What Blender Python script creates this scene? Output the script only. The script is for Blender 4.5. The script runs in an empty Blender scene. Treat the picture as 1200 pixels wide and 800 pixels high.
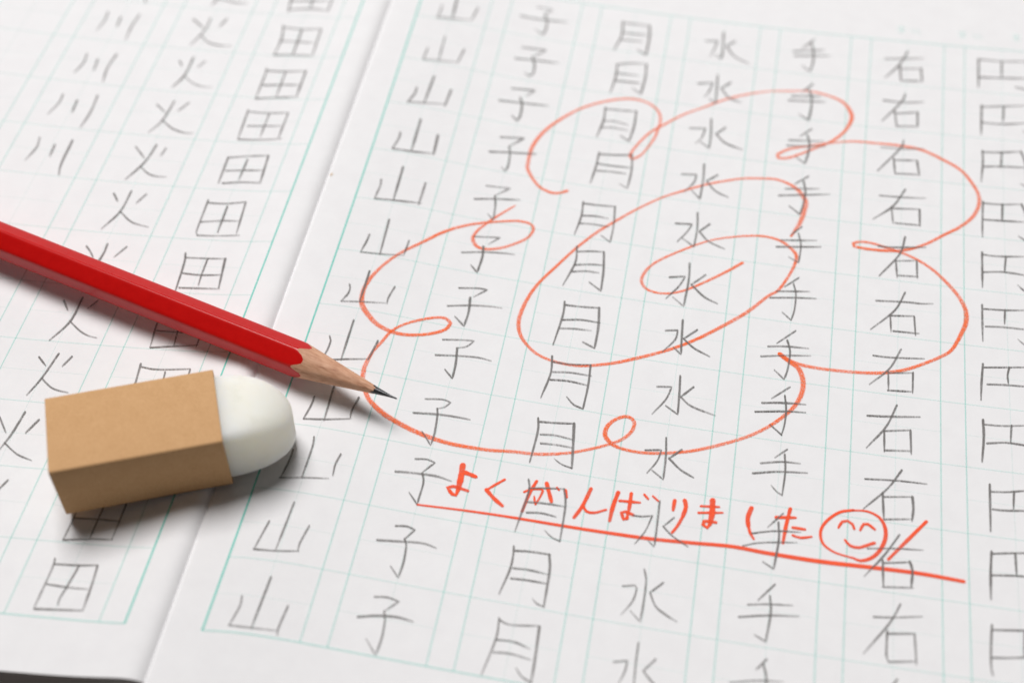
import bpy, math, random
from mathutils import Vector, Matrix

# ---------------------------------------------------------------- scene basics
S = bpy.context.scene
COL = S.collection
U = 0.015                       # one writing cell is about 15 mm wide; all plan measures below are in cells

# camera ------------------------------------------------------------------
cam = bpy.data.cameras.new('camera')
cam_o = bpy.data.objects.new('camera', cam); COL.objects.link(cam_o)
CR = [[0.9830975, 0.1819359, 0.0204615], [0.1569403, -0.7798871, -0.6059256], [-0.0942819, 0.5988952, -0.7952581]]
CC = [4.40052, -16.40859, 13.64626]
m = Matrix(((CR[0][0], -CR[1][0], -CR[2][0], CC[0]*U),
            (CR[0][1], -CR[1][1], -CR[2][1], CC[1]*U),
            (CR[0][2], -CR[1][2], -CR[2][2], CC[2]*U),
            (0, 0, 0, 1)))
cam_o.matrix_world = m
cam.sensor_width = 36.0
cam.lens = 50.7031
cam.clip_start = 0.02
cam.clip_end = 20.0
cam.dof.use_dof = True
cam.dof.focus_distance = 16.6*U
cam.dof.aperture_fstop = 9.5
S.camera = cam_o

# view --------------------------------------------------------------------
S.view_settings.view_transform = 'Standard'
S.view_settings.look = 'None'
S.view_settings.exposure = 0.0
S.view_settings.gamma = 1.0

# soft room light ------------------------------------------------------------
world = bpy.data.worlds.new('World'); S.world = world
world.use_nodes = True
wb = world.node_tree.nodes['Background']
wb.inputs['Color'].default_value = (1.0, 0.985, 0.98, 1)
wb.inputs['Strength'].default_value = 0.055

def softbox(name, loc, target, sx, sy, power, color):
    l = bpy.data.lights.new(name, 'AREA'); l.shape = 'RECTANGLE'
    l.size = sx; l.size_y = sy; l.energy = power; l.color = color
    o = bpy.data.objects.new(name, l); COL.objects.link(o)
    o.location = loc
    o.rotation_euler = (Vector(target)-Vector(loc)).to_track_quat('-Z', 'Y').to_euler()
    return o
CEN = Vector((3.0*U, -5.0*U, 0))
softbox('key_softbox', CEN+Vector((-0.36, 0.50, 1.55)), CEN, 0.66, 0.66, 30.2, (1.0, 0.985, 0.978))
softbox('back_softbox', CEN+Vector((-0.15, 1.6, 0.42)), CEN, 1.3, 0.5, 3.0, (1.0, 0.99, 0.98))

# ---------------------------------------------------------------- helpers
def mat(name):
    mt = bpy.data.materials.new(name); mt.use_nodes = True
    nt = mt.node_tree
    return mt, nt, nt.nodes['Principled BSDF'], nt.nodes['Material Output']
def node(nt, typ, **kw):
    n = nt.nodes.new(typ)
    for k, v in kw.items():
        if k in n.inputs: n.inputs[k].default_value = v
        else: setattr(n, k, v)
    return n
def ramp(nt, stops):
    r = nt.nodes.new('ShaderNodeValToRGB')
    e = r.color_ramp.elements
    while len(e) < len(stops): e.new(0.5)
    for el, (p, c) in zip(e, stops):
        el.position = p; el.color = (*c, 1) if len(c) == 3 else c
    return r
def empty(name, loc, label, cat):
    o = bpy.data.objects.new(name, None); COL.objects.link(o)
    o.location = loc; o.empty_display_size = 0.01
    o['label'] = label; o['category'] = cat
    return o
def root_loc(o):
    p = Vector((0, 0, 0))
    while o is not None:
        p += o.location; o = o.parent
    return p
def mk(name, verts, faces, material, parent=None, smooth=False, attrs=None):
    """one mesh object; verts are world metres, stored relative to the parent"""
    off = root_loc(parent) if parent else Vector((0, 0, 0))
    me = bpy.data.meshes.new(name)
    me.from_pydata([tuple(Vector(v)-off) for v in verts], [], faces)
    me.update()
    if attrs:
        for an, vals in attrs.items():
            a = me.attributes.new(an, 'FLOAT', 'POINT'); a.data.foreach_set('value', vals)
    if smooth:
        for p in me.polygons: p.use_smooth = True
    me.materials.append(material)
    o = bpy.data.objects.new(name, me); COL.objects.link(o)
    if parent: o.parent = parent
    return o

# ---------------------------------------------------------------- shape of the open pages
def z_right(t): return -0.02097*math.exp(-(t/0.02)**2)+0.18597*math.exp(-(t/1.4)**2)+0.002577*t*t
def z_left(t):  return -0.11892*math.exp(-t/0.085)+0.05*math.exp(-(t/0.5)**2)+0.23392*math.exp(-t/1.5)+0.001509*t*t
def zp(u): return z_right(u) if u >= 0 else z_left(-u)
PITCH, STRIP, GAP_R, GAP_L, SHIFT_L, TILT_L = (0.87084, 0.27882, 0.41023, 0.3782, -0.10846, -0.06421)
WARP_R = [[0.00292, -0.01718], [0.00283, -0.09114], [-0.0125, 0.01584], [-0.07141, 0.09618], [-0.02633, -0.01761], [0.00445, 0.11569], [0.1762, -0.31243], [-0.04412, 0.04245], [0.02559, 0.02537], [0.05986, 0.039], [0.04184, -0.01345]]
WARP_L = [[0.01551, -0.00567], [0.08623, 0.02281], [-0.06315, 0.01786], [0.01278, 0.10374], [-0.06754, 0.09696], [0.02878, 0.02015], [0.03101, -0.04045], [0.00809, 0.01411], [-0.00558, -0.00648], [-0.00246, 0.11434], [-0.024, 0.04169]]
def warp(side, s, v):
    s = min(s, 9.2) if side == 'R' else min(s, 5.2)
    a = (s-4)/4; b = (v+5)/6; e = math.exp(-s/.9)
    f = (1, a, b, a*a, a*b, b*b, e, b*e, a*a*b, a*b*b, a**3)
    w = WARP_R if side == 'R' else WARP_L
    return sum(p*q[0] for p, q in zip(f, w)), sum(p*q[1] for p, q in zip(f, w))
def cell_point(side, s, row):
    """printed grid position (distance from the spine, row number) on the page"""
    v = -row*PITCH
    if side == 'L': v += SHIFT_L + TILT_L*s
    dx, dy = warp(side, s, v)
    s2 = s+dx
    return (s2 if side == 'R' else -s2), v+dy

# ---------------------------------------------------------------- materials
def paper_material():
    mt, nt, b, out = mat('notebook_paper')
    tc = node(nt, 'ShaderNodeTexCoord')
    n1 = node(nt, 'ShaderNodeTexNoise', Scale=260.0, Detail=6.0, Roughness=0.65)
    n2 = node(nt, 'ShaderNodeTexNoise', Scale=5200.0, Detail=3.0)
    nt.links.new(tc.outputs['Object'], n1.inputs['Vector']); nt.links.new(tc.outputs['Object'], n2.inputs['Vector'])
    r = ramp(nt, [(0.3, (0.800, 0.792, 0.800)), (0.7, (0.832, 0.826, 0.832))])
    nt.links.new(n1.outputs['Fac'], r.inputs['Fac']); nt.links.new(r.outputs['Color'], b.inputs['Base Color'])
    bp = node(nt, 'ShaderNodeBump', Strength=0.12, Distance=0.00004)
    nt.links.new(n2.outputs['Fac'], bp.inputs['Height']); nt.links.new(bp.outputs['Normal'], b.inputs['Normal'])
    b.inputs['Roughness'].default_value = 0.85
    b.inputs['Specular IOR Level'].default_value = 0.15
    return mt
def edge_material():
    mt, nt, b, out = mat('page_edges')
    tc = node(nt, 'ShaderNodeTexCoord')
    mp = node(nt, 'ShaderNodeMapping'); mp.inputs['Scale'].default_value = (30, 30, 7000)
    n1 = node(nt, 'ShaderNodeTexNoise', Scale=1.0, Detail=3.0)
    nt.links.new(tc.outputs['Object'], mp.inputs['Vector']); nt.links.new(mp.outputs['Vector'], n1.inputs['Vector'])
    r = ramp(nt, [(0.3, (0.70, 0.68, 0.67)), (0.7, (0.86, 0.84, 0.83))])
    nt.links.new(n1.outputs['Fac'], r.inputs['Fac']); nt.links.new(r.outputs['Color'], b.inputs['Base Color'])
    b.inputs['Roughness'].default_value = 0.9
    return mt
def stroke_material(name, col_a, col_b, grain, lo, hi, base_alpha, edge_in, rough=0.7, floor=0.0):
    """mark left on paper: pigment where the grain of the paper takes it, bare paper between"""
    mt, nt, b, out = mat(name)
    tc = node(nt, 'ShaderNodeTexCoord')
    n = node(nt, 'ShaderNodeTexNoise', Scale=grain, Detail=3.0, Roughness=0.6)
    nt.links.new(tc.outputs['Object'], n.inputs['Vector'])
    n2 = node(nt, 'ShaderNodeTexNoise', Scale=grain*0.12, Detail=2.0)
    nt.links.new(tc.outputs['Object'], n2.inputs['Vector'])
    rg = node(nt, 'ShaderNodeMapRange'); rg.inputs['From Min'].default_value = lo; rg.inputs['From Max'].default_value = hi
    rg.inputs['To Min'].default_value = floor
    nt.links.new(n.outputs['Fac'], rg.inputs['Value'])
    pr = node(nt, 'ShaderNodeAttribute', attribute_name='pressure')
    ac = node(nt, 'ShaderNodeAttribute', attribute_name='across')
    ab = node(nt, 'ShaderNodeMath', operation='ABSOLUTE'); nt.links.new(ac.outputs['Fac'], ab.inputs[0])
    ed = node(nt, 'ShaderNodeMapRange'); ed.interpolation_type = 'SMOOTHSTEP'
    ed.inputs['From Min'].default_value = 1.0; ed.inputs['From Max'].default_value = edge_in
    nt.links.new(ab.outputs[0], ed.inputs['Value'])
    m1 = node(nt, 'ShaderNodeMath', operation='MULTIPLY'); nt.links.new(rg.outputs[0], m1.inputs[0]); nt.links.new(ed.outputs[0], m1.inputs[1])
    m2 = node(nt, 'ShaderNodeMath', operation='MULTIPLY'); nt.links.new(m1.outputs[0], m2.inputs[0]); nt.links.new(pr.outputs['Fac'], m2.inputs[1])
    m3 = node(nt, 'ShaderNodeMath', operation='MULTIPLY', use_clamp=True); nt.links.new(m2.outputs[0], m3.inputs[0]); m3.inputs[1].default_value = base_alpha
    mx = node(nt, 'ShaderNodeMix', data_type='RGBA')
    nt.links.new(n2.outputs['Fac'], mx.inputs['Factor'])
    mx.inputs['A'].default_value = (*col_a, 1); mx.inputs['B'].default_value = (*col_b, 1)
    nt.links.new(mx.outputs['Result'], b.inputs['Base Color'])
    b.inputs['Roughness'].default_value = rough
    b.inputs['Specular IOR Level'].default_value = 0.2
    nt.links.new(m3.outputs[0], b.inputs['Alpha'])
    return mt
M_PAPER = paper_material()
M_EDGE = edge_material()
M_GRID = stroke_material('teal_printing_ink', (0.10, 0.68, 0.55), (0.14, 0.72, 0.61), 5200, 0.25, 0.6, 1.0, 0.35, floor=0.55)
M_LEAD = stroke_material('pencil_graphite_mark', (0.165, 0.155, 0.148), (0.205, 0.192, 0.185), 5600, 0.30, 0.56, 1.0, 0.40, 0.5, floor=0.26)
M_CRAYON = stroke_material('red_crayon_mark', (1.0, 0.140, 0.024), (1.0, 0.20, 0.050), 4600, 0.36, 0.58, 1.0, 0.42, floor=0.28)
M_MARKER = stroke_material('red_marker_ink', (0.92, 0.078, 0.022), (0.98, 0.135, 0.050), 3600, 0.26, 0.52, 1.0, 0.60, floor=0.58)

# ---------------------------------------------------------------- traced writing, in cells: x, y, width
KANJI = [
 ('mountain_character', [[0.723, -0.515, 0.0219, 0.727, -0.646, 0.0219, 0.712, -0.783, 0.0218], [0.896, -0.245, 0.0344, 0.918, -0.732, 0.0339], [0.71, -0.776, 0.0194, 0.92, -0.739, 0.0194, 1.193, -0.684, 0.0194], [1.223, -0.401, 0.0269, 1.186, -0.686, 0.0267]]),
 ('mountain_character', [[0.722, -1.441, 0.0214, 0.705, -1.679, 0.0212], [0.899, -1.128, 0.0239, 0.917, -1.638, 0.0236], [0.705, -1.679, 0.0188, 0.916, -1.634, 0.0189, 1.176, -1.587, 0.0189], [1.21, -1.307, 0.0238, 1.173, -1.596, 0.0236]]),
 ('mountain_character', [[0.746, -2.242, 0.0255, 0.744, -2.362, 0.0254, 0.689, -2.55, 0.0252], [0.924, -1.966, 0.0327, 0.903, -2.491, 0.0322], [0.687, -2.543, 0.0206, 0.904, -2.497, 0.0207, 1.172, -2.434, 0.0207], [1.2, -2.146, 0.0302, 1.18, -2.475, 0.0299]]),
 ('child_character', [[2.048, -0.137, 0.0197, 2.269, -0.141, 0.0197, 2.172, -0.278, 0.0196, 2.204, -0.346, 0.0196], [2.187, -0.293, 0.0318, 2.227, -0.379, 0.0317, 2.245, -0.562, 0.0316, 2.221, -0.709, 0.0314, 2.095, -0.617, 0.0315], [1.85, -0.387, 0.0269, 2.092, -0.392, 0.0269, 2.509, -0.364, 0.0268]]),
 ('child_character', [[1.989, -1.031, 0.024, 2.322, -1.012, 0.024, 2.157, -1.206, 0.0238], [2.157, -1.206, 0.031, 2.213, -1.336, 0.0309, 2.227, -1.511, 0.0307, 2.185, -1.584, 0.0306, 2.112, -1.538, 0.0307], [1.933, -1.28, 0.0262, 2.194, -1.252, 0.0262, 2.529, -1.237, 0.0262]]),
 ('child_character', [[1.995, -1.882, 0.0234, 2.31, -1.848, 0.0234, 2.216, -1.983, 0.0233], [2.138, -2.036, 0.0326, 2.187, -2.178, 0.0324, 2.2, -2.377, 0.0322, 2.177, -2.483, 0.0321, 2.092, -2.403, 0.0322], [1.869, -2.155, 0.0278, 2.16, -2.133, 0.0278, 2.537, -2.107, 0.0278]]),
 ('mountain_character', [[0.723, -3.128, 0.027, 0.73, -3.229, 0.0269, 0.689, -3.441, 0.0268], [0.928, -2.814, 0.0318, 0.937, -3.414, 0.0313], [0.689, -3.441, 0.0201, 0.937, -3.414, 0.0201, 1.219, -3.37, 0.0201], [1.209, -3.029, 0.0362, 1.226, -3.378, 0.0358]]),
 ('mountain_character', [[0.678, -4.011, 0.0263, 0.693, -4.119, 0.0262, 0.674, -4.343, 0.026], [0.898, -3.717, 0.031, 0.908, -4.302, 0.0304], [0.676, -4.349, 0.0195, 0.909, -4.308, 0.0195, 1.262, -4.254, 0.0196], [1.236, -3.906, 0.0308, 1.23, -4.288, 0.0304]]),
 ('child_character', [[2.015, -2.835, 0.0227, 2.329, -2.784, 0.0227, 2.163, -2.972, 0.0226], [2.16, -2.979, 0.0294, 2.194, -3.1, 0.0292, 2.211, -3.318, 0.029, 2.193, -3.439, 0.0289, 2.13, -3.369, 0.029], [1.923, -3.133, 0.0247, 2.184, -3.086, 0.0248, 2.531, -3.041, 0.0248]]),
 ('child_character', [[2.003, -3.742, 0.0221, 2.313, -3.717, 0.022, 2.143, -3.884, 0.0219], [2.145, -3.892, 0.0285, 2.182, -4.066, 0.0284, 2.201, -4.301, 0.0281, 2.114, -4.216, 0.0282], [1.898, -4.003, 0.0219, 2.154, -3.942, 0.0219, 2.468, -3.891, 0.0219]]),
 ('mountain_character', [[0.756, -4.946, 0.0255, 0.749, -5.049, 0.0254, 0.719, -5.249, 0.0252], [0.933, -4.64, 0.03, 0.953, -5.222, 0.0295], [0.719, -5.249, 0.0189, 0.95, -5.212, 0.0189, 1.227, -5.155, 0.019], [1.248, -4.906, 0.0255, 1.238, -5.155, 0.0253]]),
 ('child_character', [[2.024, -4.626, 0.0214, 2.341, -4.572, 0.0214, 2.216, -4.716, 0.0213], [2.164, -4.762, 0.032, 2.185, -4.943, 0.0318, 2.17, -5.192, 0.0315, 2.075, -5.095, 0.0316], [1.921, -4.919, 0.0233, 2.178, -4.853, 0.0234, 2.452, -4.814, 0.0234, 2.57, -4.812, 0.0234]]),
 ('mountain_character', [[0.715, -5.779, 0.0248, 0.734, -5.822, 0.0247, 0.733, -5.917, 0.0247, 0.683, -6.047, 0.0246], [0.896, -5.514, 0.0292, 0.894, -6.0, 0.0287], [0.68, -6.054, 0.0184, 0.894, -6.0, 0.0184, 1.198, -5.933, 0.0185], [1.246, -5.665, 0.0249, 1.209, -5.847, 0.0247, 1.216, -5.939, 0.0246]]),
 ('child_character', [[2.005, -5.482, 0.0208, 2.23, -5.436, 0.0208, 2.346, -5.433, 0.0208, 2.205, -5.579, 0.0207], [2.167, -5.601, 0.0332, 2.192, -5.825, 0.0329, 2.18, -6.04, 0.0327, 2.045, -5.925, 0.0328], [1.926, -5.786, 0.0227, 2.181, -5.719, 0.0227, 2.405, -5.684, 0.0227, 2.572, -5.677, 0.0227]]),
 ('mountain_character', [[0.684, -6.592, 0.0241, 0.711, -6.649, 0.024, 0.702, -6.83, 0.0239, 0.648, -6.971, 0.0238], [0.895, -6.292, 0.0284, 0.894, -6.89, 0.0278], [0.648, -6.971, 0.0178, 0.891, -6.878, 0.0179, 1.199, -6.786, 0.0179], [1.242, -6.503, 0.0262, 1.193, -6.805, 0.0259]]),
 ('child_character', [[1.978, -6.295, 0.0202, 2.186, -6.253, 0.0203, 2.343, -6.232, 0.0203, 2.275, -6.332, 0.0202, 2.156, -6.384, 0.0202], [2.168, -6.382, 0.0303, 2.198, -6.605, 0.03, 2.203, -6.823, 0.0298, 2.093, -6.717, 0.0299], [1.942, -6.536, 0.0221, 2.195, -6.491, 0.0221, 2.435, -6.465, 0.0221, 2.598, -6.483, 0.0221]]),
 ('mountain_character', [[0.735, -7.465, 0.0253, 0.731, -7.575, 0.0252, 0.695, -7.783, 0.025], [0.916, -7.183, 0.0275, 0.914, -7.331, 0.0274, 0.922, -7.75, 0.027], [0.695, -7.783, 0.0192, 0.92, -7.729, 0.0193, 1.194, -7.647, 0.0193], [1.222, -7.343, 0.0254, 1.188, -7.545, 0.0252, 1.197, -7.634, 0.0251]]),
 ('child_character', [[1.962, -7.173, 0.0216, 2.149, -7.138, 0.0216, 2.254, -7.157, 0.0216, 2.201, -7.237, 0.0215, 2.115, -7.275, 0.0215], [2.124, -7.278, 0.0274, 2.146, -7.381, 0.0272, 2.164, -7.615, 0.027, 2.156, -7.776, 0.0269, 2.022, -7.618, 0.027], [1.87, -7.391, 0.0273, 2.136, -7.352, 0.0273, 2.352, -7.342, 0.0273, 2.518, -7.346, 0.0272]]),
 ('mountain_character', [[0.695, -8.207, 0.0246, 0.692, -8.356, 0.0245, 0.661, -8.585, 0.0243], [0.871, -7.986, 0.0248, 0.888, -8.121, 0.0247, 0.88, -8.527, 0.0243], [0.654, -8.591, 0.0187, 0.879, -8.525, 0.0187, 1.162, -8.461, 0.0187], [1.213, -8.125, 0.0228, 1.188, -8.269, 0.0227, 1.197, -8.413, 0.0225]]),
 ('child_character', [[2.028, -7.99, 0.0209, 2.153, -7.967, 0.021, 2.252, -7.991, 0.0209, 2.136, -8.153, 0.0208], [2.148, -8.162, 0.0246, 2.184, -8.278, 0.0245, 2.174, -8.551, 0.0242, 2.058, -8.428, 0.0243], [1.853, -8.198, 0.0284, 2.006, -8.177, 0.0284, 2.293, -8.16, 0.0283, 2.478, -8.19, 0.0283]]),
 ('mountain_character', [[0.691, -9.132, 0.0201, 0.631, -9.485, 0.0198], [0.884, -8.846, 0.024, 0.85, -9.456, 0.0235], [0.628, -9.492, 0.018, 0.85, -9.456, 0.018, 1.086, -9.399, 0.0181], [1.114, -9.082, 0.022, 1.072, -9.315, 0.0218, 1.082, -9.403, 0.0217]]),
 ('child_character', [[2.01, -8.865, 0.0221, 2.122, -8.845, 0.0221, 2.225, -8.868, 0.0221, 2.139, -9.002, 0.022], [2.139, -9.002, 0.0238, 2.173, -9.065, 0.0237, 2.192, -9.27, 0.0236, 2.179, -9.465, 0.0234, 2.068, -9.348, 0.0235], [1.857, -9.076, 0.0256, 2.146, -9.032, 0.0256, 2.348, -9.011, 0.0256, 2.498, -9.04, 0.0256]]),
 ('mountain_character', [[0.666, -10.042, 0.0212, 0.678, -10.158, 0.0211, 0.634, -10.384, 0.0209], [0.892, -9.764, 0.025, 0.859, -10.358, 0.0244], [0.631, -10.385, 0.0174, 0.859, -10.358, 0.0174, 1.12, -10.327, 0.0174], [1.149, -10.036, 0.0212, 1.122, -10.302, 0.0209, 1.133, -10.372, 0.0209]]),
 ('child_character', [[1.99, -9.732, 0.0214, 2.121, -9.71, 0.0214, 2.249, -9.732, 0.0213, 2.124, -9.874, 0.0212], [2.124, -9.874, 0.023, 2.156, -9.966, 0.0229, 2.171, -10.177, 0.0227, 2.153, -10.363, 0.0226, 2.017, -10.21, 0.0227], [1.876, -9.99, 0.0247, 2.05, -9.939, 0.0247, 2.259, -9.909, 0.0247, 2.444, -9.926, 0.0247]]),
 ('moon_character', [[3.298, -0.193, 0.0293, 3.319, -0.488, 0.0291, 3.257, -0.812, 0.0288], [3.682, -0.214, 0.0341, 3.709, -0.432, 0.0339, 3.712, -0.835, 0.0335, 3.58, -0.75, 0.0336], [3.314, -0.216, 0.022, 3.498, -0.211, 0.022, 3.682, -0.214, 0.0219], [3.319, -0.432, 0.0218, 3.671, -0.421, 0.0218], [3.327, -0.579, 0.0217, 3.629, -0.565, 0.0217]]),
 ('moon_character', [[3.346, -1.102, 0.0285, 3.354, -1.384, 0.0283, 3.326, -1.685, 0.028], [3.741, -1.027, 0.0309, 3.76, -1.272, 0.0307, 3.743, -1.631, 0.0304, 3.613, -1.544, 0.0305], [3.346, -1.102, 0.0214, 3.534, -1.041, 0.0214, 3.74, -1.02, 0.0214], [3.347, -1.279, 0.0237, 3.661, -1.28, 0.0236], [3.362, -1.435, 0.0235, 3.704, -1.423, 0.0235]]),
 ('moon_character', [[3.305, -1.997, 0.0301, 3.313, -2.248, 0.0299, 3.268, -2.57, 0.0296], [3.726, -1.985, 0.03, 3.733, -2.268, 0.0298, 3.704, -2.569, 0.0295, 3.578, -2.488, 0.0296], [3.314, -2.012, 0.0231, 3.5, -2.004, 0.0231, 3.726, -1.985, 0.0231], [3.325, -2.246, 0.0207, 3.485, -2.232, 0.0207, 3.652, -2.267, 0.0206], [3.316, -2.38, 0.0206, 3.456, -2.354, 0.0206, 3.666, -2.373, 0.0206]]),
 ('water_character', [[4.738, -0.169, 0.0315, 4.758, -0.515, 0.0312, 4.76, -0.714, 0.031, 4.664, -0.659, 0.0311], [4.505, -0.389, 0.0217, 4.671, -0.358, 0.0217, 4.632, -0.574, 0.0216, 4.593, -0.708, 0.0215], [4.909, -0.323, 0.0265, 4.801, -0.452, 0.0265], [4.801, -0.452, 0.0265, 4.938, -0.646, 0.0263, 5.138, -0.754, 0.0262]]),
 ('water_character', [[4.74, -1.074, 0.0307, 4.756, -1.403, 0.0304, 4.765, -1.641, 0.0302, 4.67, -1.556, 0.0303], [4.49, -1.284, 0.0259, 4.692, -1.23, 0.0259, 4.647, -1.44, 0.0257, 4.598, -1.535, 0.0256], [4.928, -1.187, 0.0259, 4.811, -1.323, 0.0258], [4.811, -1.323, 0.0258, 4.932, -1.491, 0.0256, 5.101, -1.557, 0.0255]]),
 ('water_character', [[4.737, -1.95, 0.0299, 4.762, -2.244, 0.0296, 4.765, -2.504, 0.0294, 4.643, -2.412, 0.0295], [4.476, -2.174, 0.0252, 4.679, -2.143, 0.0252, 4.646, -2.33, 0.025, 4.578, -2.45, 0.0249], [4.94, -2.08, 0.0252, 4.828, -2.222, 0.0251], [4.828, -2.222, 0.0251, 4.967, -2.37, 0.0249, 5.201, -2.457, 0.0248]]),
 ('moon_character', [[3.345, -2.854, 0.0293, 3.339, -3.119, 0.0291, 3.312, -3.422, 0.0288], [3.778, -2.814, 0.0293, 3.808, -3.094, 0.029, 3.796, -3.423, 0.0287, 3.688, -3.366, 0.0288], [3.353, -2.878, 0.0248, 3.55, -2.857, 0.0248, 3.782, -2.813, 0.0248], [3.34, -3.05, 0.0224, 3.488, -3.06, 0.0224, 3.791, -3.05, 0.0223], [3.366, -3.184, 0.0223, 3.549, -3.168, 0.0223, 3.751, -3.168, 0.0223]]),
 ('water_character', [[4.729, -2.814, 0.0291, 4.745, -3.078, 0.0289, 4.739, -3.443, 0.0285, 4.614, -3.303, 0.0287], [4.463, -3.042, 0.0267, 4.65, -3.017, 0.0267, 4.632, -3.161, 0.0266, 4.53, -3.349, 0.0264], [4.92, -2.978, 0.0267, 4.792, -3.107, 0.0266], [4.792, -3.107, 0.0266, 4.919, -3.263, 0.0265, 5.091, -3.345, 0.0264]]),
 ('moon_character', [[3.273, -3.766, 0.0263, 3.286, -4.02, 0.0261, 3.248, -4.337, 0.0258], [3.685, -3.77, 0.0262, 3.712, -4.088, 0.0259, 3.71, -4.381, 0.0257, 3.578, -4.289, 0.0258], [3.283, -3.789, 0.0219, 3.46, -3.786, 0.0219, 3.685, -3.77, 0.0218], [3.294, -4.003, 0.0217, 3.467, -3.979, 0.0217, 3.628, -3.991, 0.0217], [3.283, -4.139, 0.0216, 3.444, -4.123, 0.0216, 3.652, -4.128, 0.0216]]),
 ('water_character', [[4.736, -3.691, 0.0283, 4.759, -3.954, 0.028, 4.75, -4.267, 0.0278, 4.586, -4.146, 0.0279], [4.48, -3.916, 0.0238, 4.688, -3.893, 0.0238, 4.638, -4.034, 0.0237, 4.534, -4.22, 0.0236], [4.905, -3.854, 0.026, 4.79, -3.998, 0.0258], [4.79, -3.998, 0.0258, 4.919, -4.144, 0.0257, 5.131, -4.236, 0.0256]]),
 ('moon_character', [[3.311, -4.528, 0.0278, 3.331, -4.796, 0.0275, 3.238, -5.183, 0.0272], [3.656, -4.558, 0.0319, 3.695, -4.868, 0.0316, 3.709, -5.185, 0.0313, 3.551, -5.076, 0.0314], [3.334, -4.61, 0.0213, 3.501, -4.573, 0.0213, 3.66, -4.554, 0.0213], [3.327, -4.834, 0.0211, 3.512, -4.79, 0.0211, 3.676, -4.773, 0.0211], [3.319, -4.945, 0.0211, 3.487, -4.907, 0.0211, 3.647, -4.905, 0.021]]),
 ('water_character', [[4.727, -4.551, 0.0317, 4.745, -4.814, 0.0314, 4.729, -5.242, 0.031, 4.58, -5.12, 0.0312], [4.509, -4.815, 0.0231, 4.698, -4.767, 0.0231, 4.634, -4.945, 0.023, 4.502, -5.161, 0.0228], [4.939, -4.701, 0.0252, 4.784, -4.885, 0.0251], [4.784, -4.885, 0.0272, 4.958, -5.051, 0.027, 5.128, -5.129, 0.0269]]),
 ('moon_character', [[3.302, -5.433, 0.029, 3.314, -5.652, 0.0288, 3.272, -6.107, 0.0283], [3.728, -5.453, 0.0351, 3.761, -5.754, 0.0347, 3.763, -6.067, 0.0344, 3.614, -6.004, 0.0345], [3.314, -5.483, 0.0227, 3.512, -5.475, 0.0227, 3.734, -5.452, 0.0227], [3.321, -5.717, 0.0226, 3.543, -5.675, 0.0226, 3.771, -5.678, 0.0225], [3.318, -5.85, 0.0225, 3.483, -5.824, 0.0225, 3.688, -5.815, 0.0224]]),
 ('water_character', [[4.743, -5.459, 0.0308, 4.762, -5.753, 0.0304, 4.78, -5.974, 0.0302, 4.679, -5.885, 0.0303], [4.56, -5.651, 0.0245, 4.7, -5.62, 0.0245, 4.686, -5.767, 0.0244, 4.558, -5.976, 0.0242], [4.93, -5.573, 0.0245, 4.784, -5.736, 0.0244], [4.784, -5.736, 0.0244, 4.919, -5.854, 0.0242, 5.116, -5.947, 0.0241]]),
 ('moon_character', [[3.29, -6.279, 0.0282, 3.313, -6.533, 0.0279, 3.259, -6.891, 0.0276], [3.755, -6.324, 0.028, 3.77, -6.622, 0.0277, 3.761, -6.955, 0.0274, 3.646, -6.916, 0.0275, 3.551, -6.824, 0.0276], [3.309, -6.357, 0.0221, 3.516, -6.356, 0.022, 3.758, -6.318, 0.022], [3.334, -6.504, 0.0219, 3.535, -6.474, 0.0219, 3.788, -6.477, 0.0219], [3.327, -6.618, 0.0219, 3.535, -6.599, 0.0218, 3.753, -6.618, 0.0218]]),
 ('water_character', [[4.806, -6.289, 0.0299, 4.823, -6.527, 0.0296, 4.838, -6.836, 0.0293, 4.689, -6.74, 0.0294], [4.56, -6.489, 0.0238, 4.726, -6.463, 0.0238, 4.679, -6.652, 0.0236, 4.549, -6.882, 0.0234], [4.975, -6.42, 0.0257, 4.845, -6.585, 0.0256], [4.845, -6.585, 0.0256, 4.979, -6.695, 0.0255, 5.262, -6.776, 0.0254]]),
 ('moon_character', [[3.279, -7.178, 0.0292, 3.305, -7.364, 0.029, 3.287, -7.78, 0.0286], [3.693, -7.179, 0.0369, 3.726, -7.45, 0.0365, 3.762, -7.773, 0.0361], [3.762, -7.771, 0.0152, 3.642, -7.743, 0.0152, 3.549, -7.685, 0.0153], [3.3, -7.222, 0.0233, 3.495, -7.205, 0.0233, 3.702, -7.175, 0.0233], [3.34, -7.393, 0.0213, 3.503, -7.374, 0.0212, 3.711, -7.394, 0.0212], [3.366, -7.51, 0.0212, 3.524, -7.499, 0.0211, 3.719, -7.502, 0.0211]]),
 ('water_character', [[4.747, -7.179, 0.027, 4.773, -7.442, 0.0267, 4.779, -7.733, 0.0265, 4.643, -7.638, 0.0266], [4.535, -7.386, 0.0211, 4.713, -7.349, 0.0211, 4.684, -7.505, 0.021, 4.592, -7.681, 0.0209], [4.936, -7.308, 0.0249, 4.811, -7.447, 0.0248], [4.811, -7.447, 0.0248, 4.95, -7.571, 0.0247, 5.107, -7.651, 0.0246]]),
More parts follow.
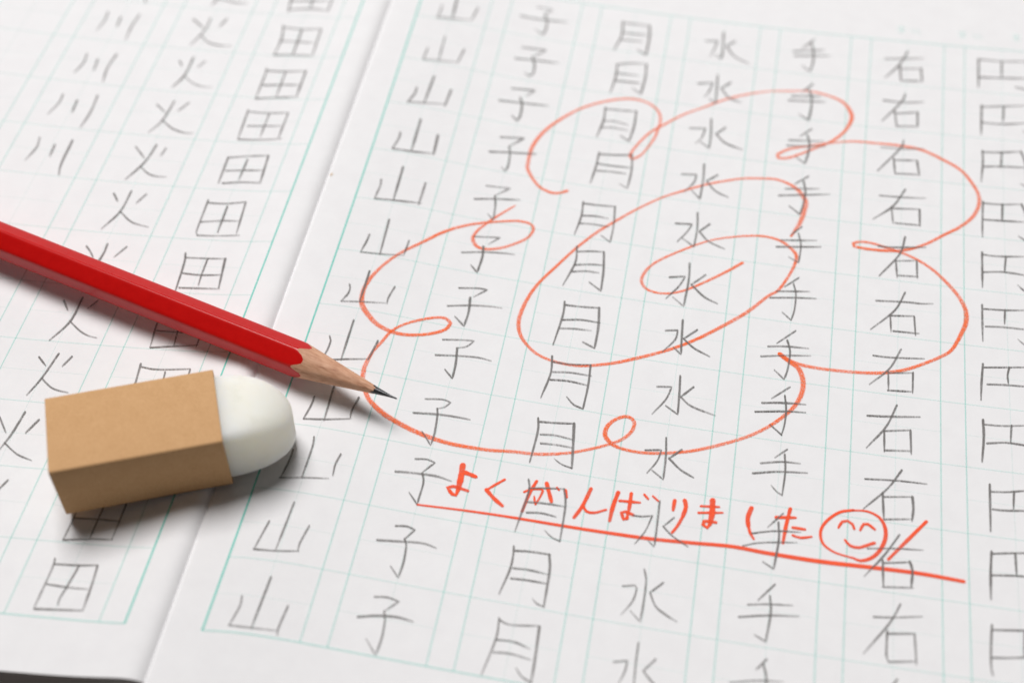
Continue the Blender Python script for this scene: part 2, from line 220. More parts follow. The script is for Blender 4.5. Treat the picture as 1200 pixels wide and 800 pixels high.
 ('moon_character', [[3.316, -8.009, 0.0283, 3.345, -8.138, 0.0282, 3.317, -8.409, 0.0279, 3.285, -8.679, 0.0276], [3.721, -8.056, 0.0282, 3.768, -8.258, 0.028, 3.781, -8.71, 0.0275], [3.781, -8.71, 0.0147, 3.682, -8.675, 0.0147, 3.596, -8.606, 0.0147], [3.341, -8.117, 0.0207, 3.526, -8.082, 0.0207, 3.712, -8.054, 0.0207], [3.353, -8.292, 0.0224, 3.559, -8.275, 0.0224, 3.77, -8.275, 0.0224], [3.367, -8.425, 0.0204, 3.524, -8.403, 0.0204, 3.692, -8.419, 0.0204]]),
 ('water_character', [[4.775, -8.018, 0.0262, 4.783, -8.311, 0.0259, 4.786, -8.594, 0.0256, 4.708, -8.528, 0.0257], [4.514, -8.247, 0.0186, 4.607, -8.246, 0.0186, 4.724, -8.213, 0.0186], [4.716, -8.219, 0.0186, 4.666, -8.418, 0.0184, 4.575, -8.595, 0.0183], [4.952, -8.198, 0.0185, 4.85, -8.327, 0.0185], [4.85, -8.327, 0.0185, 4.963, -8.428, 0.0184, 5.14, -8.528, 0.0183]]),
 ('moon_character', [[3.306, -8.862, 0.0238, 3.32, -8.986, 0.0237, 3.314, -9.154, 0.0235, 3.256, -9.447, 0.0232], [3.696, -8.89, 0.031, 3.731, -9.075, 0.0307, 3.741, -9.504, 0.0302], [3.741, -9.504, 0.016, 3.665, -9.485, 0.016, 3.607, -9.435, 0.0161], [3.324, -8.912, 0.0219, 3.479, -8.893, 0.0219, 3.709, -8.888, 0.0219], [3.344, -9.121, 0.0199, 3.517, -9.111, 0.0199, 3.712, -9.126, 0.0199], [3.345, -9.244, 0.0198, 3.521, -9.234, 0.0198, 3.722, -9.235, 0.0198]]),
 ('water_character', [[4.716, -8.883, 0.0235, 4.751, -9.011, 0.0234, 4.757, -9.273, 0.0231, 4.75, -9.493, 0.0229, 4.629, -9.386, 0.0231], [4.517, -9.119, 0.0197, 4.643, -9.086, 0.0197, 4.665, -9.118, 0.0197, 4.641, -9.274, 0.0196, 4.545, -9.451, 0.0195], [4.931, -9.004, 0.0216, 4.809, -9.142, 0.0215], [4.809, -9.142, 0.0215, 4.885, -9.289, 0.0213, 5.001, -9.368, 0.0212, 5.123, -9.425, 0.0212]]),
 ('moon_character', [[3.311, -9.72, 0.023, 3.32, -9.953, 0.0228, 3.25, -10.367, 0.0224], [3.736, -9.739, 0.0282, 3.752, -10.084, 0.0278, 3.758, -10.347, 0.0275], [3.759, -10.356, 0.0172, 3.662, -10.318, 0.0172, 3.58, -10.233, 0.0173], [3.324, -9.741, 0.0194, 3.438, -9.771, 0.0194, 3.734, -9.729, 0.0194], [3.33, -9.961, 0.0175, 3.507, -9.953, 0.0175, 3.684, -10.001, 0.0174], [3.322, -10.103, 0.0174, 3.497, -10.089, 0.0174, 3.713, -10.116, 0.0173]]),
 ('water_character', [[4.764, -9.734, 0.0227, 4.766, -9.954, 0.0225, 4.779, -10.251, 0.0222], [4.543, -9.985, 0.0208, 4.678, -9.947, 0.0208, 4.668, -10.066, 0.0207, 4.62, -10.224, 0.0206], [4.957, -9.881, 0.0208, 4.851, -10.029, 0.0207], [4.851, -10.029, 0.0207, 4.915, -10.096, 0.0206, 5.032, -10.205, 0.0205]]),
 ('hand_character', [[6.009, -0.092, 0.0241, 5.855, -0.313, 0.024], [5.74, -0.387, 0.024, 6.163, -0.292, 0.024], [5.758, -0.482, 0.0263, 6.239, -0.399, 0.0263], [5.965, -0.155, 0.0289, 6.01, -0.33, 0.0288, 6.018, -0.581, 0.0285, 5.984, -0.772, 0.0284, 5.877, -0.67, 0.0285]]),
 ('hand_character', [[6.042, -1.018, 0.0235, 5.909, -1.198, 0.0234], [5.777, -1.307, 0.0233, 6.166, -1.249, 0.0233], [5.736, -1.4, 0.0233, 6.229, -1.348, 0.0232], [5.999, -1.148, 0.0304, 6.043, -1.312, 0.0303, 6.045, -1.55, 0.03, 6.022, -1.745, 0.0299, 5.886, -1.645, 0.03]]),
 ('rightward_character', [[7.007, -0.33, 0.0238, 7.532, -0.235, 0.0238], [7.31, -0.128, 0.0311, 7.203, -0.415, 0.0309, 7.013, -0.723, 0.0306], [7.204, -0.433, 0.0308, 7.229, -0.747, 0.0305], [7.233, -0.499, 0.0213, 7.495, -0.456, 0.0213], [7.495, -0.456, 0.0331, 7.514, -0.717, 0.0329], [7.238, -0.745, 0.0211, 7.514, -0.71, 0.0211]]),
 ('rightward_character', [[7.002, -1.182, 0.0209, 7.287, -1.179, 0.0209, 7.542, -1.126, 0.0209], [7.291, -1.007, 0.028, 7.242, -1.176, 0.0278, 6.997, -1.588, 0.0275], [7.155, -1.36, 0.03, 7.191, -1.665, 0.0297], [7.167, -1.419, 0.023, 7.46, -1.343, 0.023], [7.46, -1.349, 0.0299, 7.464, -1.626, 0.0297], [7.184, -1.662, 0.0206, 7.464, -1.619, 0.0206]]),
 ('hand_character', [[6.077, -1.905, 0.0228, 5.935, -2.068, 0.0227], [5.792, -2.168, 0.0227, 6.246, -2.111, 0.0227], [5.772, -2.275, 0.0226, 6.273, -2.204, 0.0226], [6.028, -2.035, 0.0319, 6.063, -2.176, 0.0317, 6.058, -2.37, 0.0315, 6.026, -2.567, 0.0313, 5.902, -2.468, 0.0315]]),
 ('hand_character', [[6.083, -2.793, 0.0222, 5.918, -2.962, 0.0221], [5.808, -3.065, 0.0221, 6.237, -2.992, 0.0221], [5.73, -3.201, 0.022, 6.372, -3.067, 0.022], [6.03, -2.896, 0.0266, 6.064, -3.09, 0.0264, 6.044, -3.337, 0.0262, 6.016, -3.483, 0.0261, 5.872, -3.361, 0.0262]]),
 ('rightward_character', [[6.998, -2.096, 0.0226, 7.304, -2.076, 0.0225, 7.558, -2.024, 0.0225], [7.286, -1.918, 0.0272, 7.249, -2.07, 0.0271, 6.963, -2.541, 0.0267], [7.165, -2.276, 0.0292, 7.189, -2.556, 0.0289], [7.183, -2.305, 0.0224, 7.462, -2.264, 0.0224], [7.466, -2.273, 0.0313, 7.498, -2.529, 0.0311], [7.193, -2.549, 0.02, 7.487, -2.522, 0.02]]),
 ('rightward_character', [[7.004, -2.98, 0.0241, 7.321, -2.96, 0.0241, 7.589, -2.93, 0.0241], [7.324, -2.818, 0.0264, 7.174, -3.142, 0.0262, 6.931, -3.408, 0.026], [7.157, -3.16, 0.0262, 7.185, -3.438, 0.0259], [7.175, -3.178, 0.0218, 7.506, -3.14, 0.0218], [7.51, -3.145, 0.0305, 7.516, -3.427, 0.0302], [7.212, -3.428, 0.0194, 7.52, -3.417, 0.0194]]),
 ('hand_character', [[6.055, -3.693, 0.0216, 5.922, -3.863, 0.0215], [5.812, -3.964, 0.0214, 6.254, -3.892, 0.0214], [5.763, -4.085, 0.0235, 6.312, -3.991, 0.0235], [6.022, -3.816, 0.0258, 6.063, -4.012, 0.0256, 6.052, -4.3, 0.0254, 5.925, -4.228, 0.0255]]),
 ('hand_character', [[6.071, -4.543, 0.021, 5.906, -4.722, 0.0209], [5.819, -4.806, 0.0208, 6.218, -4.741, 0.0208], [5.745, -4.923, 0.0208, 6.03, -4.873, 0.0207, 6.302, -4.839, 0.0207], [6.011, -4.648, 0.023, 6.05, -4.801, 0.0229, 6.051, -5.045, 0.0227, 6.022, -5.229, 0.0225, 5.907, -5.124, 0.0226]]),
 ('rightward_character', [[7.012, -3.853, 0.0256, 7.17, -3.849, 0.0256, 7.597, -3.777, 0.0256], [7.338, -3.647, 0.0279, 7.276, -3.946, 0.0276, 7.037, -4.345, 0.0273], [7.233, -4.053, 0.0275, 7.254, -4.338, 0.0272], [7.237, -4.066, 0.019, 7.486, -4.018, 0.019], [7.486, -4.024, 0.0275, 7.496, -4.297, 0.0272], [7.263, -4.3, 0.021, 7.51, -4.278, 0.021]]),
 ('rightward_character', [[7.012, -4.748, 0.0228, 7.353, -4.711, 0.0227, 7.556, -4.703, 0.0227, 7.687, -4.681, 0.0227], [7.354, -4.561, 0.0249, 7.235, -4.866, 0.0247, 6.962, -5.205, 0.0245], [7.186, -4.941, 0.0246, 7.202, -5.203, 0.0244], [7.196, -4.953, 0.0185, 7.468, -4.914, 0.0185], [7.468, -4.919, 0.0246, 7.488, -5.206, 0.0244], [7.226, -5.186, 0.0183, 7.531, -5.173, 0.0183]]),
 ('hand_character', [[6.087, -5.379, 0.0204, 5.876, -5.61, 0.0202], [5.78, -5.673, 0.0243, 5.979, -5.638, 0.0243, 6.255, -5.62, 0.0242], [5.709, -5.835, 0.0221, 5.988, -5.773, 0.0221, 6.285, -5.725, 0.0221], [5.997, -5.544, 0.0264, 6.04, -5.705, 0.0262, 6.031, -5.961, 0.026, 5.998, -6.122, 0.0258, 5.875, -6.006, 0.026]]),
 ('hand_character', [[6.072, -6.224, 0.0237, 5.876, -6.423, 0.0236], [5.775, -6.503, 0.0275, 5.996, -6.463, 0.0275, 6.267, -6.439, 0.0274], [5.707, -6.641, 0.0234, 6.043, -6.576, 0.0234, 6.274, -6.552, 0.0234], [6.024, -6.36, 0.0256, 6.051, -6.55, 0.0254, 6.046, -6.767, 0.0252, 6.023, -6.907, 0.0251], [6.023, -6.907, 0.0193, 5.884, -6.789, 0.0194]]),
 ('rightward_character', [[7.004, -5.594, 0.0221, 7.212, -5.589, 0.0221, 7.595, -5.541, 0.0221], [7.323, -5.45, 0.0262, 7.196, -5.757, 0.0259, 6.975, -6.025, 0.0257], [7.184, -5.804, 0.0259, 7.194, -6.076, 0.0256], [7.198, -5.819, 0.0219, 7.467, -5.773, 0.0219], [7.467, -5.773, 0.0259, 7.467, -6.063, 0.0256], [7.185, -6.075, 0.0197, 7.465, -6.047, 0.0197]]),
 ('rightward_character', [[6.969, -6.473, 0.0273, 7.194, -6.446, 0.0273, 7.556, -6.39, 0.0272], [7.292, -6.272, 0.0274, 7.179, -6.592, 0.0271, 6.97, -6.917, 0.0268], [7.161, -6.654, 0.0271, 7.169, -6.934, 0.0268], [7.161, -6.654, 0.0213, 7.445, -6.593, 0.0213], [7.451, -6.597, 0.029, 7.465, -6.917, 0.0286], [7.172, -6.917, 0.021, 7.465, -6.875, 0.021]]),
 ('hand_character', [[6.101, -7.092, 0.0211, 5.973, -7.226, 0.021], [5.824, -7.328, 0.0228, 6.052, -7.269, 0.0229, 6.256, -7.256, 0.0228], [5.747, -7.477, 0.0227, 6.024, -7.406, 0.0227, 6.338, -7.367, 0.0227], [6.077, -7.165, 0.0249, 6.098, -7.386, 0.0246, 6.086, -7.703, 0.0244], [6.086, -7.703, 0.0187, 6.024, -7.67, 0.0188, 5.957, -7.597, 0.0188]]),
 ('hand_character', [[6.113, -7.934, 0.0204, 5.96, -8.137, 0.0203], [5.8, -8.241, 0.0184, 6.042, -8.169, 0.0184, 6.314, -8.136, 0.0184], [5.714, -8.413, 0.0165, 5.908, -8.338, 0.0165, 6.285, -8.269, 0.0165], [6.07, -8.057, 0.0277, 6.089, -8.268, 0.0275, 6.061, -8.633, 0.0271, 5.941, -8.568, 0.0272]]),
 ('rightward_character', [[6.97, -7.334, 0.0189, 7.309, -7.297, 0.0188, 7.641, -7.284, 0.0188], [7.365, -7.152, 0.0246, 7.219, -7.414, 0.0244, 6.965, -7.724, 0.0242], [7.166, -7.49, 0.03, 7.189, -7.826, 0.0296], [7.185, -7.531, 0.0187, 7.487, -7.478, 0.0187], [7.487, -7.483, 0.0336, 7.499, -7.63, 0.0334, 7.487, -7.785, 0.0333], [7.193, -7.819, 0.0185, 7.483, -7.764, 0.0185]]),
 ('rightward_character', [[7.027, -8.211, 0.0182, 7.328, -8.16, 0.0182, 7.613, -8.129, 0.0182], [7.356, -7.986, 0.0239, 7.205, -8.26, 0.0236, 7.004, -8.554, 0.0234], [7.189, -8.325, 0.0272, 7.206, -8.641, 0.0269], [7.207, -8.357, 0.0181, 7.473, -8.3, 0.0181], [7.473, -8.3, 0.0326, 7.501, -8.394, 0.0325, 7.492, -8.601, 0.0322], [7.198, -8.646, 0.0197, 7.513, -8.601, 0.0197]]),
 ('hand_character', [[6.088, -8.813, 0.0197, 5.927, -9.03, 0.0196], [5.826, -9.099, 0.0178, 6.035, -9.057, 0.0178, 6.286, -9.026, 0.0178], [5.747, -9.256, 0.0194, 6.045, -9.185, 0.0195, 6.358, -9.14, 0.0194], [6.046, -8.959, 0.025, 6.069, -9.154, 0.0248, 6.041, -9.486, 0.0245, 5.924, -9.43, 0.0245]]),
 ('hand_character', [[6.065, -9.68, 0.0191, 5.972, -9.81, 0.019], [5.722, -9.999, 0.0154, 5.981, -9.93, 0.0155, 6.252, -9.894, 0.0154], [6.038, -9.741, 0.0242, 6.076, -9.866, 0.0241, 6.082, -10.014, 0.0239]]),
 ('rightward_character', [[7.116, -9.011, 0.0194, 7.311, -8.983, 0.0194, 7.613, -8.92, 0.0194], [7.386, -8.817, 0.0231, 7.278, -9.057, 0.0229, 7.026, -9.445, 0.0226], [7.258, -9.149, 0.0246, 7.257, -9.429, 0.0243, 7.281, -9.491, 0.0242], [7.255, -9.179, 0.021, 7.533, -9.13, 0.021], [7.533, -9.133, 0.0245, 7.546, -9.301, 0.0243, 7.557, -9.47, 0.0242], [7.281, -9.491, 0.0173, 7.543, -9.439, 0.0173]]),
 ('rightward_character', [[7.369, -9.669, 0.0223, 7.337, -9.725, 0.0223, 7.2, -9.924, 0.0221], [7.13, -9.845, 0.0171, 7.615, -9.759, 0.0171]]),
 ('yen_character', [[8.277, -0.133, 0.0309, 8.27, -0.715, 0.0304], [8.284, -0.131, 0.0238, 8.596, -0.125, 0.0237, 8.92, -0.074, 0.0237], [8.591, -0.136, 0.0285, 8.584, -0.473, 0.0282], [8.279, -0.505, 0.0235, 8.589, -0.473, 0.0235, 8.944, -0.424, 0.0235], [8.92, -0.074, 0.0285, 8.955, -0.415, 0.0282, 8.969, -0.708, 0.0279], [8.767, -0.636, 0.0187, 8.88, -0.653, 0.0187, 8.969, -0.708, 0.0186]]),
 ('yen_character', [[8.307, -1.069, 0.0324, 8.295, -1.637, 0.0318], [8.306, -1.096, 0.0231, 8.6, -1.039, 0.0231, 8.915, -0.979, 0.0231], [8.599, -1.049, 0.03, 8.584, -1.343, 0.0297], [8.302, -1.405, 0.0229, 8.592, -1.392, 0.0228, 8.927, -1.312, 0.0228], [8.915, -0.979, 0.0277, 8.941, -1.566, 0.0272], [8.941, -1.566, 0.0204, 8.833, -1.485, 0.0205]]),
 ('yen_character', [[8.307, -1.943, 0.0292, 8.31, -2.149, 0.029, 8.284, -2.523, 0.0287], [8.306, -1.969, 0.0225, 8.558, -1.934, 0.0225, 8.8, -1.879, 0.0225], [8.8, -1.879, 0.027, 8.848, -2.094, 0.0268, 8.856, -2.529, 0.0264], [8.856, -2.529, 0.0198, 8.779, -2.474, 0.0198], [8.554, -1.941, 0.0314, 8.537, -2.223, 0.0312], [8.314, -2.237, 0.0223, 8.553, -2.198, 0.0223, 8.856, -2.172, 0.0222]]),
 ('yen_character', [[8.301, -2.872, 0.0284, 8.29, -3.224, 0.0281, 8.287, -3.488, 0.0278], [8.301, -2.899, 0.0218, 8.539, -2.884, 0.0218, 8.773, -2.84, 0.0218], [8.783, -2.845, 0.0283, 8.83, -3.047, 0.0281, 8.837, -3.484, 0.0277], [8.837, -3.484, 0.0192, 8.725, -3.401, 0.0193], [8.543, -2.884, 0.0305, 8.533, -3.175, 0.0302], [8.301, -3.186, 0.0216, 8.533, -3.169, 0.0216, 8.827, -3.145, 0.0216]]),
 ('yen_character', [[8.279, -3.748, 0.0297, 8.276, -4.323, 0.0291], [8.283, -3.782, 0.0233, 8.479, -3.781, 0.0233, 8.829, -3.729, 0.0233], [8.565, -3.772, 0.0275, 8.545, -4.029, 0.0273], [8.289, -4.072, 0.0252, 8.535, -4.031, 0.0252, 8.84, -4.045, 0.0251], [8.829, -3.729, 0.0275, 8.851, -4.324, 0.0269], [8.851, -4.324, 0.0207, 8.772, -4.296, 0.0208, 8.693, -4.213, 0.0208]]),
 ('yen_character', [[8.268, -4.602, 0.0289, 8.268, -4.903, 0.0286, 8.269, -5.165, 0.0283], [8.281, -4.662, 0.0206, 8.542, -4.64, 0.0205, 8.822, -4.596, 0.0205], [8.536, -4.641, 0.0267, 8.527, -4.855, 0.0265], [8.304, -4.932, 0.0224, 8.516, -4.909, 0.0224, 8.832, -4.901, 0.0223], [8.822, -4.596, 0.0267, 8.823, -5.175, 0.0262], [8.823, -5.175, 0.0181, 8.746, -5.137, 0.0181, 8.674, -5.066, 0.0182]]),
 ('yen_character', [[8.266, -5.506, 0.03, 8.247, -5.777, 0.0297, 8.238, -6.032, 0.0294], [8.273, -5.555, 0.0199, 8.522, -5.513, 0.0199, 8.814, -5.462, 0.0199], [8.565, -5.511, 0.0259, 8.543, -5.628, 0.0258, 8.55, -5.743, 0.0257], [8.311, -5.796, 0.0217, 8.497, -5.772, 0.0217, 8.814, -5.751, 0.0217], [8.814, -5.462, 0.0259, 8.815, -6.025, 0.0254]]),
 ('yen_character', [[8.256, -6.311, 0.033, 8.262, -6.547, 0.0327, 8.239, -6.887, 0.0323], [8.277, -6.372, 0.0213, 8.485, -6.356, 0.0213, 8.806, -6.294, 0.0213], [8.57, -6.337, 0.0271, 8.555, -6.567, 0.0268], [8.296, -6.628, 0.023, 8.499, -6.584, 0.023, 8.703, -6.584, 0.023, 8.806, -6.576, 0.023], [8.806, -6.294, 0.0271, 8.806, -6.848, 0.0265]]),
 ('yen_character', [[8.317, -7.175, 0.0301, 8.317, -7.445, 0.0297, 8.317, -7.774, 0.0294], [8.329, -7.266, 0.0206, 8.502, -7.241, 0.0206, 8.685, -7.194, 0.0206, 8.777, -7.174, 0.0206], [8.575, -7.224, 0.0262, 8.564, -7.446, 0.026], [8.343, -7.491, 0.0223, 8.479, -7.483, 0.0222, 8.777, -7.436, 0.0222], [8.777, -7.174, 0.0262, 8.776, -7.734, 0.0256]]),
 ('yen_character', [[8.322, -8.027, 0.0309, 8.309, -8.274, 0.0306, 8.307, -8.6, 0.0302], [8.321, -8.05, 0.02, 8.484, -8.016, 0.02, 8.768, -7.963, 0.02], [8.568, -8.006, 0.0272, 8.575, -8.259, 0.027], [8.317, -8.31, 0.0198, 8.566, -8.275, 0.0198, 8.767, -8.261, 0.0197], [8.768, -7.963, 0.0254, 8.765, -8.56, 0.0248]]),
 ('yen_character', [[8.311, -8.896, 0.0263, 8.297, -9.169, 0.0261, 8.297, -9.378, 0.0258, 8.314, -9.459, 0.0257], [8.315, -8.95, 0.0193, 8.464, -8.928, 0.0193, 8.737, -8.886, 0.0193], [8.301, -9.264, 0.019, 8.456, -9.241, 0.019, 8.727, -9.186, 0.019], [8.638, -8.902, 0.0245, 8.625, -9.207, 0.0242], [8.737, -8.886, 0.0245, 8.735, -9.433, 0.024]]),
 ('river_character', [[-3.507, -1.088, 0.0245, -3.475, -1.216, 0.0244], [-3.861, -1.065, 0.0246, -3.87, -1.183, 0.0245], [-3.759, -1.063, 0.0246, -3.768, -1.181, 0.0245]]),
 ('river_character', [[-3.923, -1.507, 0.0243, -3.904, -1.683, 0.0242, -3.938, -1.913, 0.024], [-3.705, -1.585, 0.0266, -3.69, -1.787, 0.0265], [-3.466, -1.48, 0.0267, -3.491, -1.746, 0.0265, -3.475, -2.037, 0.0263]]),
 ('river_character', [[-3.896, -2.413, 0.0236, -3.88, -2.587, 0.0235, -3.933, -2.803, 0.0234], [-3.712, -2.489, 0.0283, -3.688, -2.706, 0.0281], [-3.496, -2.337, 0.0284, -3.524, -2.62, 0.0282, -3.484, -2.908, 0.0279]]),
 ('river_character', [[-3.924, -3.239, 0.0231, -3.919, -3.407, 0.0229, -3.985, -3.639, 0.0228], [-3.696, -3.317, 0.0299, -3.682, -3.543, 0.0297], [-3.461, -3.168, 0.0277, -3.443, -3.494, 0.0274, -3.471, -3.797, 0.0271]]),
 ('fire_character', [[-2.62, -3.183, 0.0252, -2.463, -3.305, 0.0251], [-2.409, -3.083, 0.0253, -2.45, -3.468, 0.025, -2.556, -3.711, 0.0248], [-2.456, -3.453, 0.0205, -2.269, -3.583, 0.0204, -2.087, -3.633, 0.0203, -1.961, -3.621, 0.0203], [-2.208, -3.074, 0.023, -2.306, -3.26, 0.0229]]),
 ('fire_character', [[-2.454, -0.825, 0.0246, -2.524, -1.087, 0.0244], [-2.558, -0.902, 0.0221, -2.342, -0.939, 0.0221, -2.18, -0.968, 0.022, -2.033, -0.951, 0.022]]),
 ('fire_character', [[-2.68, -1.43, 0.029, -2.495, -1.571, 0.0289], [-2.448, -1.365, 0.0266, -2.455, -1.619, 0.0264, -2.556, -1.959, 0.0262], [-2.473, -1.732, 0.0192, -2.33, -1.853, 0.0191, -2.169, -1.89, 0.019, -1.975, -1.875, 0.019], [-2.218, -1.335, 0.0266, -2.276, -1.512, 0.0265]]),
 ('fire_character', [[-2.597, -2.297, 0.0283, -2.531, -2.391, 0.0282], [-2.431, -2.202, 0.0283, -2.441, -2.567, 0.028, -2.529, -2.826, 0.0278], [-2.439, -2.574, 0.0187, -2.277, -2.694, 0.0186, -2.119, -2.735, 0.0186, -1.99, -2.72, 0.0186], [-2.249, -2.241, 0.0212, -2.311, -2.369, 0.0211]]),
 ('rice_field_character', [[-1.452, -0.602, 0.0295, -1.4, -1.054, 0.0291], [-0.844, -0.588, 0.027, -0.838, -0.969, 0.0267], [-1.134, -0.58, 0.027, -1.104, -0.939, 0.0267], [-1.435, -0.804, 0.022, -0.866, -0.725, 0.022], [-1.398, -0.997, 0.0219, -1.099, -0.939, 0.0219, -0.843, -0.951, 0.0218]]),
 ('rice_field_character', [[-1.385, -1.351, 0.0289, -1.332, -1.619, 0.0286, -1.343, -1.964, 0.0284], [-1.377, -1.379, 0.024, -1.1, -1.387, 0.024, -0.824, -1.348, 0.024], [-0.828, -1.36, 0.0288, -0.806, -1.912, 0.0283], [-1.097, -1.398, 0.0288, -1.083, -1.93, 0.0283], [-1.343, -1.668, 0.0215, -1.075, -1.652, 0.0214, -0.828, -1.652, 0.0214], [-1.343, -1.964, 0.0213, -1.083, -1.93, 0.0212, -0.804, -1.919, 0.0212]]),
 ('rice_field_character', [[-1.362, -2.25, 0.0258, -1.348, -2.405, 0.0256, -1.342, -2.844, 0.0253], [-1.346, -2.29, 0.0211, -1.095, -2.274, 0.021, -0.803, -2.229, 0.021], [-0.808, -2.237, 0.028, -0.798, -2.745, 0.0276], [-1.082, -2.3, 0.0233, -1.073, -2.781, 0.023], [-1.308, -2.58, 0.0209, -1.066, -2.541, 0.0209, -0.82, -2.515, 0.0208], [-1.34, -2.85, 0.0207, -1.064, -2.797, 0.0207, -0.789, -2.751, 0.0207]]),
 ('rice_field_character', [[-1.373, -3.084, 0.0251, -1.349, -3.638, 0.0247], [-1.353, -3.111, 0.0228, -1.093, -3.102, 0.0228, -0.82, -3.062, 0.0228], [-0.822, -3.072, 0.025, -0.817, -3.562, 0.0246], [-1.071, -3.123, 0.025, -1.066, -3.567, 0.0247], [-1.295, -3.377, 0.0204, -0.84, -3.321, 0.0203], [-1.349, -3.638, 0.0202, -1.082, -3.614, 0.0202, -0.771, -3.558, 0.0202]]),
 ('river_character', [[-3.923, -4.078, 0.0247, -3.895, -4.255, 0.0246, -3.952, -4.505, 0.0244], [-3.68, -4.163, 0.0291, -3.668, -4.374, 0.0289], [-3.484, -4.043, 0.0314, -3.472, -4.47, 0.031, -3.431, -4.664, 0.0308]]),
 ('fire_character', [[-2.627, -3.998, 0.0268, -2.445, -4.177, 0.0267], [-2.374, -3.917, 0.0269, -2.42, -4.236, 0.0266, -2.562, -4.583, 0.0263], [-2.455, -4.321, 0.0199, -2.304, -4.434, 0.0198, -2.18, -4.458, 0.0198, -2.058, -4.446, 0.0198], [-2.232, -3.949, 0.0246, -2.254, -4.096, 0.0245]]),
 ('fire_character', [[-2.619, -4.85, 0.0283, -2.528, -4.963, 0.0282], [-2.416, -4.767, 0.0262, -2.436, -5.125, 0.0259, -2.565, -5.448, 0.0256], [-2.436, -5.125, 0.0237, -2.264, -5.256, 0.0236, -2.137, -5.298, 0.0235, -1.996, -5.317, 0.0235], [-2.211, -4.785, 0.0239, -2.287, -4.958, 0.0238]]),
 ('rice_field_character', [[-1.373, -3.983, 0.0289, -1.358, -4.447, 0.0284], [-1.366, -3.982, 0.0222, -1.107, -3.92, 0.0222, -0.852, -3.878, 0.0222], [-0.855, -3.884, 0.0288, -0.823, -4.378, 0.0284], [-1.109, -3.987, 0.0244, -1.113, -4.351, 0.0241], [-1.333, -4.218, 0.0198, -1.097, -4.179, 0.0198, -0.83, -4.148, 0.0198], [-1.303, -4.439, 0.0197, -1.055, -4.389, 0.0197, -0.82, -4.371, 0.0196]]),
 ('rice_field_character', [[-1.395, -4.756, 0.026, -1.376, -5.298, 0.0255, -1.349, -5.346, 0.0255], [-1.375, -4.797, 0.0216, -1.161, -4.781, 0.0216, -0.908, -4.719, 0.0216], [-0.907, -4.725, 0.0281, -0.865, -5.258, 0.0276], [-1.119, -4.827, 0.028, -1.106, -5.274, 0.0276], [-1.376, -5.129, 0.0214, -1.114, -5.071, 0.0214, -0.897, -5.049, 0.0214], [-1.348, -5.352, 0.0191, -1.122, -5.328, 0.0191, -0.814, -5.281, 0.0191]]),
 ('fire_character', [[-2.643, -5.76, 0.0254, -2.567, -5.831, 0.0253, -2.495, -5.922, 0.0252], [-2.402, -5.678, 0.0275, -2.397, -5.842, 0.0273, -2.433, -6.129, 0.0271], [-2.152, -5.676, 0.0211, -2.249, -5.866, 0.021]]),
 ('rice_field_character', [[-1.397, -5.659, 0.0294, -1.362, -5.808, 0.0293, -1.325, -6.257, 0.0288], [-1.372, -5.726, 0.021, -1.133, -5.705, 0.0209, -0.863, -5.676, 0.0209], [-0.877, -5.68, 0.0335, -0.814, -6.139, 0.0329], [-1.094, -5.708, 0.0251, -1.09, -5.936, 0.0249, -1.076, -6.131, 0.0248], [-1.324, -5.975, 0.0208, -1.111, -5.972, 0.0207, -0.849, -5.938, 0.0207], [-1.295, -6.204, 0.0206, -1.065, -6.179, 0.0206, -0.802, -6.154, 0.0206]]),
 ('rice_field_character', [[-1.383, -6.548, 0.0265, -1.376, -6.784, 0.0263, -1.341, -7.128, 0.026], [-1.116, -6.641, 0.0264, -1.069, -7.062, 0.026], [-0.807, -6.705, 0.0242, -0.798, -7.052, 0.0239], [-1.342, -6.883, 0.0201, -1.071, -6.869, 0.0201, -0.802, -6.848, 0.0201], [-1.339, -7.133, 0.02, -1.065, -7.074, 0.02, -0.786, -7.026, 0.0199]]),
 ('fire_character', [[-2.601, -6.63, 0.0308, -2.503, -6.761, 0.0306], [-2.392, -6.545, 0.0288, -2.413, -6.922, 0.0284, -2.548, -7.232, 0.0281], [-2.416, -6.914, 0.0223, -2.242, -7.035, 0.0222, -2.117, -7.085, 0.0221, -2.011, -7.097, 0.0221], [-2.199, -6.564, 0.0246, -2.274, -6.698, 0.0245]]),
 ('fire_character', [[-2.573, -7.487, 0.0259, -2.453, -7.589, 0.0257], [-2.367, -7.396, 0.0259, -2.43, -7.766, 0.0256, -2.508, -8.026, 0.0254], [-2.428, -7.771, 0.0236, -2.274, -7.873, 0.0235, -2.159, -7.902, 0.0235, -2.054, -7.907, 0.0234], [-2.199, -7.412, 0.0239, -2.259, -7.566, 0.0238]]),
 ('rice_field_character', [[-1.367, -7.38, 0.0297, -1.337, -7.641, 0.0294, -1.314, -7.905, 0.0291], [-1.343, -7.419, 0.0217, -1.153, -7.427, 0.0217, -0.767, -7.368, 0.0217], [-1.045, -7.449, 0.0236, -0.991, -7.833, 0.0233], [-0.764, -7.376, 0.0236, -0.735, -7.801, 0.0232], [-1.338, -7.666, 0.0196, -0.766, -7.586, 0.0195]]),
 ('fire_character', [[-2.688, -8.372, 0.0251, -2.54, -8.556, 0.0249], [-2.436, -8.254, 0.029, -2.469, -8.555, 0.0287, -2.52, -8.773, 0.0285], [-2.499, -8.688, 0.0209, -2.307, -8.803, 0.0208, -2.116, -8.853, 0.0208], [-2.242, -8.325, 0.027, -2.321, -8.521, 0.0268]]),
 ('fire_character', [[-2.273, -9.14, 0.0243, -2.319, -9.255, 0.0242, -2.324, -9.289, 0.0242]]),
